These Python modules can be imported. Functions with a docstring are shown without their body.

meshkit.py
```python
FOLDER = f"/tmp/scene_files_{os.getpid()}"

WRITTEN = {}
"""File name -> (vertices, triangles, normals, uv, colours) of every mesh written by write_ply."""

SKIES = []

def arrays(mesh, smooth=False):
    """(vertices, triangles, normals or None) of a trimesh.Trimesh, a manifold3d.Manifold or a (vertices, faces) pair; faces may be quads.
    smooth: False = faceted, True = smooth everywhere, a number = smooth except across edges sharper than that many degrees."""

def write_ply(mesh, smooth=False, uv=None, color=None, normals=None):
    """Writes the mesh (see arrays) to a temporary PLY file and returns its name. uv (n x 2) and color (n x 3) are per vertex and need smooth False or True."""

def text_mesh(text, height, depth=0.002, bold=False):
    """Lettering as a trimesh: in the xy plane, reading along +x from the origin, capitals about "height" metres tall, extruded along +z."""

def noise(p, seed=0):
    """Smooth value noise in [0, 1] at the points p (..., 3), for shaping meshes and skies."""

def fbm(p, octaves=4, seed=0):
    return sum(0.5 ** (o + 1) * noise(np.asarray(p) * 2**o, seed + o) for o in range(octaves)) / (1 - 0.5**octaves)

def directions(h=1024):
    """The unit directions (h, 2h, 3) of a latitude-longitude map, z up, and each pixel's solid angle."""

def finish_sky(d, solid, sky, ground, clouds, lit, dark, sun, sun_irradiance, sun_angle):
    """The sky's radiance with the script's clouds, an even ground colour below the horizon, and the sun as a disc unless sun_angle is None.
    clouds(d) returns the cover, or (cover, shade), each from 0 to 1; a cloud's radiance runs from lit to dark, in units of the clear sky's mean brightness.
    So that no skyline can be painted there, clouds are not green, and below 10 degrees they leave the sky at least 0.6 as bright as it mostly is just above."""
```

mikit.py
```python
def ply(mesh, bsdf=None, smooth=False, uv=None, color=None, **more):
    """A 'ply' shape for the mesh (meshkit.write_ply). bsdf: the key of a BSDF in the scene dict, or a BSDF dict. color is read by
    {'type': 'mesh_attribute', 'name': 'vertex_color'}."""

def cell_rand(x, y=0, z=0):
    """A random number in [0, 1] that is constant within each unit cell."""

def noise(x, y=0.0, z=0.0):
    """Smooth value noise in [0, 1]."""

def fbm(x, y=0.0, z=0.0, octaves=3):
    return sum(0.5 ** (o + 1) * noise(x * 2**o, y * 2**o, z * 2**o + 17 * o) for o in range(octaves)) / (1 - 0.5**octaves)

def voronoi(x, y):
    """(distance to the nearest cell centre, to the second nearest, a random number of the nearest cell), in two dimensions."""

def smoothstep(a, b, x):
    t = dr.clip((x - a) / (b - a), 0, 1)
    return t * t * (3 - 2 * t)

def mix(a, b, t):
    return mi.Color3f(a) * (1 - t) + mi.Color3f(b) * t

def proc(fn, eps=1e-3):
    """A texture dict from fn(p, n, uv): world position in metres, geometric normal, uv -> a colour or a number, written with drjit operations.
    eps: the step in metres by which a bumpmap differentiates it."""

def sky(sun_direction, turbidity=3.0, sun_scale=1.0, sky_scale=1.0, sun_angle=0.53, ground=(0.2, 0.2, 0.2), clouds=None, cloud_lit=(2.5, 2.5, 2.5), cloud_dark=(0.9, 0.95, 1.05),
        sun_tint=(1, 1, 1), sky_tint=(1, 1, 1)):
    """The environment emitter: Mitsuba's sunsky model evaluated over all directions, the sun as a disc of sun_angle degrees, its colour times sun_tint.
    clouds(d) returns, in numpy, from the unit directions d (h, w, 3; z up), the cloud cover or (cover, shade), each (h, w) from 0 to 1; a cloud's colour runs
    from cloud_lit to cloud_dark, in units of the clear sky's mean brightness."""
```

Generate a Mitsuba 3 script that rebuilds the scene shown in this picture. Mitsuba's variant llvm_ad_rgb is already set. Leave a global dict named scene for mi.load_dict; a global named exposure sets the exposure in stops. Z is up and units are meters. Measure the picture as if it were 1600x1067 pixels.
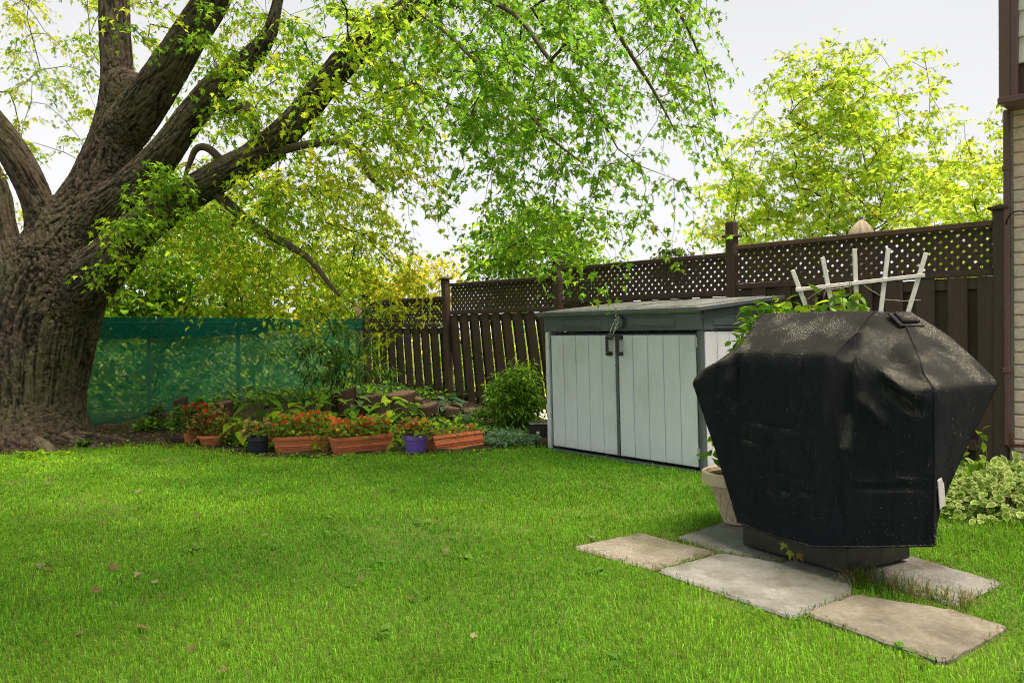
import math, numpy as np, trimesh, drjit as dr, mitsuba as mi, mikit, meshkit
import manifold3d as m3
import shapely.geometry as sg
from shapely import affinity
from mikit import noise, fbm, voronoi, smoothstep, mix, proc, cell_rand

scene, labels = {}, {}
T = mi.ScalarTransform4f
V3 = lambda *a: np.array(a, float)
unit = lambda v: np.asarray(v, float) / np.linalg.norm(v)

# ------------------------------------------------------------------ camera, light, exposure
CAM = V3(0, 0, 1.2)
FOC, PITCH, ROLL = 1300.0, math.radians(0.69), math.radians(0.6)
FWD = V3(0, math.cos(PITCH), -math.sin(PITCH))
_up = np.cross(V3(1, 0, 0), FWD)
UP = _up * math.cos(ROLL) + V3(1, 0, 0) * math.sin(ROLL)
RIGHT = V3(1, 0, 0) * math.cos(ROLL) - _up * math.sin(ROLL)
scene['camera'] = {'type': 'perspective', 'fov': 2 * math.degrees(math.atan(800 / FOC)), 'fov_axis': 'x',
                   'near_clip': 0.05, 'far_clip': 800.0,
                   'to_world': T().look_at(origin=CAM.tolist(), target=(CAM + FWD).tolist(), up=UP.tolist())}


def overcast(d):
    up = np.clip((d[..., 2] - .05) / .40, 0, 1)
    return 1.0, .65 * up * up * (3 - 2 * up) + .5 * (meshkit.fbm(d * V3(2.2, 2.2, 4.5), 3, 5) - .42)


scene['sky'] = mikit.sky((0.26, -0.16, 0.95), turbidity=4, sun_scale=1.12, sun_angle=34, clouds=overcast,
                         cloud_lit=(1.53, 1.535, 1.55), cloud_dark=(1.18, 1.19, 1.22), sun_tint=(1.0, 0.98, 0.93))
exposure = 2.45


def at(px, py, Y):
    d = FWD + RIGHT * (px - 800) / FOC - UP * (py - 533.5) / FOC
    return CAM + d * (Y / d[1])


def gnd(px, py, z=0.0):
    d = FWD + RIGHT * (px - 800) / FOC - UP * (py - 533.5) / FOC
    return CAM + d * ((z - CAM[2]) / d[2])


# ------------------------------------------------------------------ helpers
def key_for(base):
    if base not in used_keys:
        used_keys.add(base)
        return base
    k = counters.get(base, 0) + 1
    counters[base] = k
    used_keys.add(f'{base}_{k:03d}')
    return f'{base}_{k:03d}'


used_keys, counters = set(), {}


def thing(name, label, cat, group=None, kind=None):
    k = key_for(name)
    labels[k] = {'label': label, 'category': cat}
    if group: labels[k]['group'] = group
    if kind: labels[k]['kind'] = kind
    return k


def put(parent, name, shape, label=None, kind=None):
    k = key_for(f'{parent}__{name}' if parent else name)
    scene[k] = shape
    if label or kind:
        labels[k] = {}
        if label: labels[k]['label'] = label
        if kind: labels[k]['kind'] = kind
    return k


def whole(name, shape, label, cat, group=None, kind=None):
    k = thing(name, label, cat, group, kind)
    scene[k] = shape
    return k


def structure(name, shape):
    k = key_for(name)
    scene[k] = shape
    labels[k] = {'kind': 'structure', 'label': name.replace('_', ' ')}
    return k


def frame(o, x, y, z=(0, 0, 1)):
    m = np.eye(4)
    m[:3, 0], m[:3, 1], m[:3, 2], m[:3, 3] = x, y, z, o
    return m


def xf(v, m):
    return np.asarray(v) @ m[:3, :3].T + m[:3, 3]


def W(shape, m):
    return {**shape, 'to_world': T(np.asarray(m, float))}


def cbox(sx, sy, sz, c=0.004, centre=(0, 0, 0)):
    """Box of the given size with chamfered edges, centred."""
    h = np.array([sx, sy, sz]) / 2
    c = min(c, h.min() * 0.6)
    pts = []
    for a in (-1, 1):
        for b in (-1, 1):
            for d in (-1, 1):
                s = np.array([a, b, d]) * h
                for k in range(3):
                    q = s - np.array([a, b, d]) * c
                    q[k] = s[k]
                    pts.append(q)
    m = m3.Manifold.hull_points(np.array(pts) + np.asarray(centre, float)).to_mesh()
    return trimesh.Trimesh(np.array(m.vert_properties[:, :3]), np.array(m.tri_verts), process=False)


def cat(*ms):
    ms = [x for m in ms for x in (m if isinstance(m, (list, tuple)) else [m])]
    return trimesh.util.concatenate(ms)


def moved(m, mat):
    m = m.copy()
    m.vertices = xf(m.vertices, mat)
    return m


def tube(P, R, sides=6, cap=True):
    P = np.asarray(P, float)
    n = len(P)
    R = np.broadcast_to(R, (n,))
    t = np.gradient(P, axis=0)
    t /= np.linalg.norm(t, axis=1, keepdims=True) + 1e-12
    ref = V3(0.31, 0.2, 0.93) if abs(t[0, 2]) < 0.8 else V3(0.9, 0.4, 0.1)
    a = np.cross(t, ref)
    a /= np.linalg.norm(a, axis=1, keepdims=True) + 1e-12
    b = np.cross(t, a)
    ang = np.arange(sides) * 2 * np.pi / sides
    v = P[:, None] + R[:, None, None] * (np.cos(ang)[None, :, None] * a[:, None] + np.sin(ang)[None, :, None] * b[:, None])
    i, j = np.meshgrid(np.arange(n - 1), np.arange(sides), indexing='ij')
    q = np.stack([i * sides + j, i * sides + (j + 1) % sides, (i + 1) * sides + (j + 1) % sides, (i + 1) * sides + j], -1).reshape(-1, 4)
    v = v.reshape(-1, 3)
    f = np.vstack([q[:, [0, 1, 2]], q[:, [0, 2, 3]]])
    if cap:
        v = np.vstack([v, P[:1], P[-1:]])
        k, jj = len(v) - 2, np.arange(sides)
        e = (n - 1) * sides
        f = np.vstack([f, np.stack([jj * 0 + k, (jj + 1) % sides, jj], 1), np.stack([jj * 0 + k + 1, e + jj, e + (jj + 1) % sides], 1)])
    return trimesh.Trimesh(v, f, process=False)


def smooth_path(pts, n=6):
    """Catmull-Rom through the rows of pts (any width)."""
    p = np.asarray(pts, float)
    q = np.vstack([2 * p[0] - p[1], p, 2 * p[-1] - p[-2]])
    out = []
    for i in range(1, len(q) - 2):
        for t in np.linspace(0, 1, n, endpoint=False):
            a, b, c, d = q[i - 1], q[i], q[i + 1], q[i + 2]
            out.append(0.5 * (2 * b + (c - a) * t + (2 * a - 5 * b + 4 * c - d) * t * t + (3 * b - a - 3 * c + d) * t ** 3))
    out.append(p[-1])
    return np.array(out)


def lathe(profile, n=28):
    """Surface of revolution of (r, z) rows about z."""
    pr = np.asarray(profile, float)
    m = trimesh.creation.revolve(pr, sections=n)
    return m


def merge(template, pos, frames, scale, color=None):
    """Many copies of one template in one mesh: (vertices, faces, colours)."""
    tv, tf = template[0], template[1]
    pos, scale = np.asarray(pos, float), np.asarray(scale, float)
    n = len(pos)
    s = scale if scale.ndim == 2 else scale[:, None]
    local = tv[None] * s[:, None, :]
    v = np.einsum('nij,nkj->nki', frames, local) + pos[:, None]
    f = tf[None] + (np.arange(n) * len(tv))[:, None, None]
    c = None
    if color is not None:
        color = np.asarray(color, float)
        c = np.repeat(color[:, None], len(tv), 1)
        if len(template) > 2:
            c = c * template[2][None]
        c = c.reshape(-1, 3)
    return v.reshape(-1, 3), f.reshape(-1, 3), c


def join(parts):
    vs, fs, cs, o = [], [], [], 0
    for v, f, c in parts:
        vs.append(v); fs.append(f + o); cs.append(c); o += len(v)
    return np.vstack(vs), np.vstack(fs), (np.vstack(cs) if cs[0] is not None else None)


def cloud_ply(vfc, bsdf):
    return mikit.ply((vfc[0], vfc[1]), bsdf, color=vfc[2])


def leaf_frames(rng, tip, up, jitter=0.5):
    """Frames whose y axis is the leaf's tip direction and z axis the blade's upper side."""
    n = len(tip)
    y = tip + rng.normal(0, jitter, (n, 3))
    y /= np.linalg.norm(y, axis=1, keepdims=True)
    z = up + rng.normal(0, jitter, (n, 3))
    z -= y * (z * y).sum(1, keepdims=True)
    z /= np.linalg.norm(z, axis=1, keepdims=True) + 1e-9
    x = np.cross(y, z)
    return np.stack([x, y, z], 2)


def maple_leaf():
    half = [(0.0, 0.0), (0.10, 0.02), (0.34, -0.06), (0.26, 0.10), (0.20, 0.17), (0.33, 0.24), (0.56, 0.36), (0.36, 0.40), (0.29, 0.46),
            (0.13, 0.40), (0.22, 0.60), (0.14, 0.66), (0.10, 0.78), (0.0, 1.0)]
    o = np.array(half + [(-x, y) for x, y in half[-2:0:-1]])
    v = np.vstack([[0, 0.30], o])
    z = 0.22 * np.abs(v[:, 0]) - 0.30 * np.maximum(v[:, 1] - 0.35, 0) ** 2 - 0.25 * v[:, 0] ** 2
    v3 = np.column_stack([v, z])
    # slender stalk
    k = len(v3)
    v3 = np.vstack([v3, [[-0.012, -0.28, 0.05], [0.012, -0.28, 0.05]]])
    n = len(o)
    f = [(0, 1 + i, 1 + (i + 1) % n) for i in range(n)] + [(1, k + 1, k), ]
    f = [(a, c, b) for a, b, c in f]
    return v3, np.array(f)


def oval_leaf(w=0.5, n=5, fold=0.25, droop=0.3, cup=0.0):
    t = np.linspace(0, 1, n)
    hw = w / 2 * np.sin(np.pi * t ** 0.85) ** 0.9
    hw[0] = hw[-1] = 0
    v, f = [], []
    for i in range(n):
        zc = -droop * t[i] ** 2
        v += [(0, t[i], zc), (hw[i], t[i], zc + fold * hw[i] - cup * hw[i] ** 2), (-hw[i], t[i], zc + fold * hw[i] - cup * hw[i] ** 2)]
    for i in range(n - 1):
        a, b = 3 * i, 3 * i + 3
        f += [(a, a + 1, b + 1), (a, b + 1, b), (a, b, b + 2), (a, b + 2, a + 2)]
    v, f = np.array(v, float), np.array(f)
    ar = np.linalg.norm(np.cross(v[f[:, 1]] - v[f[:, 0]], v[f[:, 2]] - v[f[:, 0]]), axis=1)
    return v, f[ar > 1e-9]


MAPLE = maple_leaf()
OVAL4 = oval_leaf(0.55, 4)
SLIM = oval_leaf(0.16, 4, fold=0.3, droop=0.35)
ROUND = oval_leaf(0.8, 5, fold=0.2, droop=0.25)
HOSTA = oval_leaf(0.62, 8, fold=0.35, droop=0.55, cup=0.3)


# ------------------------------------------------------------------ materials
def two(b):
    return {'type': 'twosided', 'bsdf': b}


def pr(color, rough=0.6, spec=0.4, **k):
    c = {'type': 'rgb', 'value': list(color)} if isinstance(color, (tuple, list)) else color
    return {'type': 'principled', 'base_color': c, 'roughness': rough, 'specular': spec, **k}


VC = {'type': 'mesh_attribute', 'name': 'vertex_color'}


def leaf_bsdf(trans, rough=0.5, spec=0.3):
    return {'type': 'principledthin', 'base_color': VC, 'roughness': rough, 'diff_trans': trans, 'eta': 1.35, 'spec_trans': 0.0}


scene['leaf'] = leaf_bsdf(1.7)
scene['grass_blade'] = leaf_bsdf(0.8, 0.6)
scene['leaf_matte'] = leaf_bsdf(1.1, 0.55)
scene['petal'] = leaf_bsdf(0.7, 0.6)
scene['painted'] = two(pr(VC, 0.85, 0.25))
scene['bark'] = two({'type': 'bumpmap', 'arbitrary': proc(lambda p, n, uv: 0.030 * fbm(p.x * 42 + p.z * 6, p.y * 42, p.z * 7, 3), 3e-3), 'scale': 1.0, 'bsdf': pr(VC, 0.9, 0.15)})
            # vertex-coloured opaque things (bark, logs)


def wood_fn(base, dark, sx=60.0, sz=2.5):
    def fn(p, n, uv):
        a = p.x * 0.678 - p.y * 0.735
        b = p.x * 0.735 + p.y * 0.678
        g = fbm(a * sx, b * sx, p.z * sz, 3)
        w = fbm(a * 5, b * 5, p.z * 1.2, 2)
        return mix(dark, base, dr.clip(0.25 + 0.9 * g * (0.5 + w), 0, 1))
    return fn


def wood_h(p, n, uv):
    a = p.x * 0.678 - p.y * 0.735
    b = p.x * 0.735 + p.y * 0.678
    return 0.004 * fbm(a * 70, b * 70, p.z * 3, 2)


scene['fence_wood'] = two({'type': 'bumpmap', 'arbitrary': proc(wood_h, 2e-3), 'scale': 1.0,
                           'bsdf': pr(proc(wood_fn((.080, .053, .044), (.036, .025, .021))), 0.75, 0.25)})
scene['fence_wood_worn'] = two(pr(proc(wood_fn((.13, .085, .065), (.045, .028, .022), 40, 30)), 0.8, 0.25))
scene['tan_wood'] = two(pr(proc(wood_fn((.42, .33, .24), (.25, .18, .12))), 0.8, 0.2))


def shed_light(p, n, uv):
    g = fbm(p.x * 90, p.y * 90, p.z * 4, 2)
    d = fbm(p.x * 6, p.y * 6, p.z * 3, 3)
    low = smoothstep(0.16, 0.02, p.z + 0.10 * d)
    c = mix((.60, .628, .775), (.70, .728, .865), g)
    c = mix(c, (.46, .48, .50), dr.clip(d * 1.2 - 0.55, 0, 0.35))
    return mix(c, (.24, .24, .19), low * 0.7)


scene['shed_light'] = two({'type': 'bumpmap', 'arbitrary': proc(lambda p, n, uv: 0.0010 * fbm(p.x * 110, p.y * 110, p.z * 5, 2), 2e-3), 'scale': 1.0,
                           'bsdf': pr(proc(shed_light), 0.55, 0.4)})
scene['shed_dark'] = two(pr(proc(lambda p, n, uv: mix((.064, .084, .102), (.100, .122, .140), fbm(p.x * 14, p.y * 14, p.z * 14, 3))), 0.45, 0.5))
scene['shed_lid'] = two(pr(proc(lambda p, n, uv: mix((.15, .16, .17), (.36, .36, .36), dr.clip(1.7 * fbm(p.x * 7, p.y * 7, p.z * 9, 4) - 0.5, 0, 1))), 0.42, 0.5))
scene['black_plastic'] = two(pr((.012, .012, .014), 0.4, 0.5))
scene['steel'] = {'type': 'roughconductor', 'material': 'Cr', 'alpha': 0.25}
scene['lock_body'] = two(pr((.05, .06, .08), 0.3, 0.6))


def cover_fn(p, n, uv):
    up = dr.clip(n.z, 0, 1)
    dust = fbm(p.x * 9, p.y * 9, p.z * 9, 3)
    c = mix((.0068, .0078, .0120), (.0135, .0145, .0205), fbm(p.x * 45, p.y * 45, p.z * 6, 2))
    film = dr.clip(smoothstep(0.16, 0.72, up) * (0.30 + 0.9 * dust), 0, 1)
    c = mix(c, (.034, .035, .031), film * 0.9)
    speck = mi.Float(0)
    for k, s, r in ((1, 95.0, 0.20), (2, 46.0, 0.15), (3, 150.0, 0.24)):
        a0, b0 = (p.x * 0.525 - p.y * 0.85), (p.x * 0.84 + p.y * 0.54)
        a, b = a0 + 0.9 * b0 + 0.2 * p.z, b0 - 0.5 * a0 + p.z
        d, d2, which = voronoi(a * s + 7.3 * k, b * s + 3.1 * k)
        thick = dr.clip(0.06 + 0.92 * smoothstep(0.05, 0.6, up) * smoothstep(0.35, 0.65, dust) + 0.12 * smoothstep(0.55, 0.75, fbm(p.x * 3 + 5, p.y * 3, p.z * 3, 2)), 0, 1)
        speck = dr.maximum(speck, dr.select((which < thick * 0.62) & (d < r * (0.4 + which)), 0.75, 0.0))
    return mix(c, (.55, .54, .50), speck)


def cover_h(p, n, uv):
    a, b = (p.x * 0.525 - p.y * 0.85), (p.x * 0.84 + p.y * 0.54)
    w = dr.sin(a * 700) * 0.0004 + dr.sin((p.z + b) * 700) * 0.0004
    return w + 0.003 * fbm(a * 40, b * 40, p.z * 25, 3)


scene['cover_cloth'] = two({'type': 'bumpmap', 'arbitrary': proc(cover_h, 1.5e-3), 'scale': 1.0, 'bsdf': pr(proc(cover_fn), 0.92, 0.10)})
scene['cabinet_metal'] = two(pr(proc(lambda p, n, uv: mix((.010, .011, .013), (.035, .034, .030), dr.clip(1.6 * fbm(p.x * 13, p.y * 13, p.z * 20, 3) - 0.6, 0, 1))), 0.4, 0.5))
scene['grey_tab'] = two(pr((.36, .36, .40), 0.7, 0.3))


def slab_fn(tint):
    def fn(p, n, uv):
        f = fbm(p.x * 3.5, p.y * 3.5, 1.0, 4)
        g = fbm(p.x * 70, p.y * 70, p.z * 30, 2)
        c = mix((.140, .135, .122), (.260, .250, .230), dr.clip(1.8 * f - 0.45, 0, 1)) * mi.Color3f(tint)
        c = mix(c, (.075, .068, .052), dr.clip(2.4 * fbm(p.x * 6 + 9, p.y * 6, 4.0, 4) - 1.25, 0, 0.75))
        c = mix(c, (.07, .075, .035), dr.clip(3 * fbm(p.x * 2.2, p.y * 2.2 + 4, 8.0, 3) - 1.7, 0, 0.5))
        return c * (0.72 + 0.5 * g)
    return fn


def slab_h(p, n, uv):
    return 0.012 * fbm(p.x * 24, p.y * 24, 0.0, 4)


for nm, tint in (('slab_grey', (.90, .96, 1.03)), ('slab_tan', (.88, .85, .79))):
    scene[nm] = two({'type': 'bumpmap', 'arbitrary': proc(slab_h, 2e-3), 'scale': 1.0, 'bsdf': pr(proc(slab_fn(tint)), 0.85, 0.25)})
scene['terracotta'] = two(pr(proc(lambda p, n, uv: mix((.44, .120, .050), (.56, .185, .085), fbm(p.x * 9, p.y * 9, p.z * 25, 3))), 0.5, 0.4))
scene['purple_plastic'] = two(pr((.155, .085, .43), 0.42, 0.45))
scene['navy_plastic'] = two(pr((.012, .018, .036), 0.4, 0.45))
scene['beige_plastic'] = two(pr(proc(lambda p, n, uv: mix((.42, .33, .25), (.56, .45, .35), fbm(p.x * 7, p.y * 7, p.z * 7, 3))), 0.55, 0.4))
scene['white_paint'] = two(pr(proc(lambda p, n, uv: mix((.42, .42, .43), (.66, .66, .67), fbm(p.x * 30, p.y * 30, p.z * 8, 3))), 0.6, 0.3))
scene['wire'] = two(pr((.32, .30, .27), 0.5, 0.4))
scene['zinc'] = two(pr((.14, .15, .16), 0.5, 0.4))
scene['mortar'] = two(pr(proc(lambda p, n, uv: mix((.24, .22, .20), (.36, .33, .30), fbm(p.x * 60, p.y * 60, p.z * 60, 2))), 0.95, 0.1))
for i, c in enumerate([(.64, .52, .45), (.67, .52, .45), (.60, .51, .45), (.65, .47, .40)]):
    hi = tuple(min(1, x * 1.25) for x in c)
    lo = tuple(x * 0.78 for x in c)
    scene[f'brick_{i}'] = two({'type': 'bumpmap', 'arbitrary': proc(lambda p, n, uv: 0.006 * fbm(p.x * 90, p.y * 90, p.z * 90, 3), 2e-3), 'scale': 1.0,
                               'bsdf': pr(proc(lambda p, n, uv, lo=lo, hi=hi: mix(lo, hi, fbm(p.x * 40, p.y * 40, p.z * 40, 3))), 0.9, 0.2)})
scene['trim_brown'] = two(pr((.115, .060, .062), 0.4, 0.5))
scene['siding_white'] = two(pr((.60, .61, .60), 0.5, 0.4))
scene['render_grey'] = two(pr((.40, .38, .36), 0.9, 0.2))
scene['cable_black'] = two(pr((.015, .015, .015), 0.5, 0.4))
scene['rust'] = two(pr((.10, .045, .03), 0.85, 0.2))
scene['parasol_cloth'] = two(pr(proc(lambda p, n, uv: mix((.44, .38, .29), (.56, .50, .40), fbm(p.x * 12, p.y * 12, p.z * 4, 2))), 0.9, 0.15))


def lawn_fn(p, n, uv):
    f = fbm(p.x * 1.3, p.y * 1.3, 0.0, 3)
    g = fbm(p.x * 40, p.y * 40, 0.0, 2)
    c = mix((.05, .105, .014), (.085, .15, .020), f)
    return mix(c, (.075, .06, .03), dr.clip(g * 1.5 - 0.6, 0, 0.6))


def soil_fn(p, n, uv):
    g = fbm(p.x * 22, p.y * 22, p.z * 22, 4)
    c = mix((.012, .009, .007), (.045, .033, .024), g)
    d, d2, w = voronoi(p.x * 30, p.y * 30)
    c = mix(c, (.13, .10, .065), dr.select((w < 0.16) & (d < 0.35), 0.8, 0.0))
    return mix(c, (.034, .05, .016), dr.clip(2 * fbm(p.x * 2, p.y * 2, 3.0, 3) - 1.0, 0, 0.5))


scene['lawn_ground'] = two(pr(proc(lawn_fn), 0.95, 0.1))
scene['soil'] = two({'type': 'bumpmap', 'arbitrary': proc(lambda p, n, uv: 0.03 * fbm(p.x * 30, p.y * 30, 0.0, 3), 3e-3), 'scale': 1.0, 'bsdf': pr(proc(soil_fn), 0.95, 0.1)})
scene['far_ground'] = two(pr(proc(lambda p, n, uv: mix((.05, .075, .02), (.11, .10, .05), fbm(p.x * 0.6, p.y * 0.6, 0.0, 4))), 0.95, 0.1))
scene['pale_paving'] = two(pr(proc(lambda p, n, uv: mix((.42, .40, .37), (.56, .54, .50), fbm(p.x * 3, p.y * 3, 0.0, 3))), 0.9, 0.2))


def net_colour(p, n, uv):
    return mix((.005, .145, .088), (.011, .23, .140), fbm(p.x * 3, p.y * 3, p.z * 3, 3))


scene['netting'] = {'type': 'mask', 'opacity': 0.58,
                    'bsdf': {'type': 'principledthin', 'base_color': proc(net_colour), 'roughness': 0.6, 'diff_trans': 0.9, 'eta': 1.3, 'spec_trans': 0.0}}

scene['netting_double'] = {'type': 'mask', 'opacity': 0.90,
                           'bsdf': {'type': 'principledthin', 'base_color': {'type': 'rgb', 'value': [.003, .075, .060]}, 'roughness': 0.6, 'diff_trans': 0.6, 'eta': 1.3, 'spec_trans': 0.0}}

# ------------------------------------------------------------------ layout
P0, FD, FN = V3(3.92, 6.67, 0), V3(-.678, .735, 0), V3(-.735, -.678, 0)
FPOS = [0.0, 2.44, 4.88, 7.09, 9.21]
P4 = P0 + FD * FPOS[4]
SD = FN                                        # the mesh screen runs from P4 to the left, square to the wooden fence


def gz(x, y):
    x, y = np.asarray(x, float), np.asarray(y, float)
    r = np.hypot(x - P4[0], y - P4[1])
    t = np.clip((r - 1.5) / 3.5, 0, 1)
    z = 0.30 * (1 - t * t * (3 - 2 * t))
    t = np.clip((x - 2.7) / 1.6, 0, 1)
    z = z + 0.14 * t * t * (3 - 2 * t) * np.clip((y - 3.2) / 2, 0, 1)
    p = np.stack([x * 0.8, y * 0.8, x * 0], -1)
    flat = np.clip(np.hypot(x - 1.5, y - 4.4) / 1.6 - 0.6, 0, 1)
    return z + 0.05 * (meshkit.fbm(p, 2) - 0.5) * flat


def height_sheet(poly, step, bsdf, lift=0.0, bump=0.0, edge=None):
    """Triangulated sheet over a shapely polygon, at the ground's height."""
    x0, y0, x1, y1 = poly.bounds
    xs, ys = np.arange(x0, x1 + step, step), np.arange(y0, y1 + step, step)
    X, Y = np.meshgrid(xs, ys, indexing='ij')
    import shapely
    ins = shapely.contains_xy(poly, X, Y)
    Z = gz(X, Y) + lift
    if bump:
        Z = Z + bump * (meshkit.fbm(np.stack([X * 7, Y * 7, X * 0], -1), 3, 5) - 0.5)
    idx = np.arange(X.size).reshape(X.shape)
    c = ins[:-1, :-1] | ins[1:, :-1] | ins[1:, 1:] | ins[:-1, 1:]
    q = np.stack([idx[:-1, :-1], idx[1:, :-1], idx[1:, 1:], idx[:-1, 1:]], -1)[c]
    m = trimesh.Trimesh(np.stack([X, Y, Z], -1).reshape(-1, 3), np.vstack([q[:, [0, 1, 2]], q[:, [0, 2, 3]]]), process=False)
    m.remove_unreferenced_vertices()
    return mikit.ply(m, bsdf, smooth=True)


# lawn edge towards the beds, from left to right, as seen in the garden
edge_px = [(-260, 716), (-60, 712), (60, 706), (170, 696), (290, 699), (400, 712), (520, 714), (640, 712), (760, 706), (800, 699), (862, 700)]
edge = np.array([gnd(x, y)[:2] for x, y in edge_px])
bed_poly = sg.Polygon(np.vstack([edge, [[1.6, 9.0], [P4[0] + 0.3, P4[1] + 0.4], [-9, 9.0], [-11, 8.0]]]).tolist()).buffer(0)
yard_poly = sg.Polygon([(-12, 0.2), (9, 0.2), (6.5, 4.0), (3.97, 6.72), tuple(P4[:2] + 0.05), (-12, 7.0)])
lawn_poly = yard_poly.difference(bed_poly).buffer(0)

g = trimesh.Trimesh([[-400, -300, -.14], [400, -300, -.14], [400, 700, -.14], [-400, 700, -.14]], [[0, 1, 2], [0, 2, 3]], process=False)
structure('ground', mikit.ply(g, 'far_ground'))
structure('lawn', height_sheet(yard_poly, 0.10, 'lawn_ground'))
structure('garden_bed', height_sheet(bed_poly, 0.05, 'soil', 0.012, 0.05))
v = [[2.3, 8.8, .02], [5.0, 6.0, .02], [13, 13.5, .02], [1.0, 20.5, .02], [-2.3, 13.9, .02]]
structure('neighbour_paving', mikit.ply(trimesh.Trimesh(v, [[0, 1, 2], [0, 2, 3], [0, 3, 4]], process=False), 'pale_paving'))

# ------------------------------------------------------------------ wooden fence
FENCE = thing('wooden_fence', 'dark brown stepped timber fence with lattice tops behind the grey shed', 'fence')
FB = frame(P0, FD, FN)                                  # x along the fence, y towards the yard, z up
TOPS = [2.045, 1.975, 1.885, 1.715]
rf = np.random.default_rng(11)


def fput(name, mesh, mat=np.eye(4), bsdf='fence_wood', parent=FENCE, **k):
    return put(parent, name, W(mikit.ply(mesh, bsdf), FB @ mat) if not isinstance(mesh, dict) else W(mesh, FB @ mat), **k)


def tr(x, y, z, tilt=0.0, lean=0.0):
    """Placement in the fence frame: tilt in the fence's plane (top towards its far end), lean out of it."""
    m = np.eye(4)
    c, s = math.cos(tilt), math.sin(tilt)
    R = np.array([[c, 0, s], [0, 1, 0], [-s, 0, c]])
    c, s = math.cos(lean), math.sin(lean)
    m[:3, :3] = np.array([[1, 0, 0], [0, c, s], [0, -s, c]]) @ R
    m[:3, 3] = x, y, z
    return m


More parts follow.
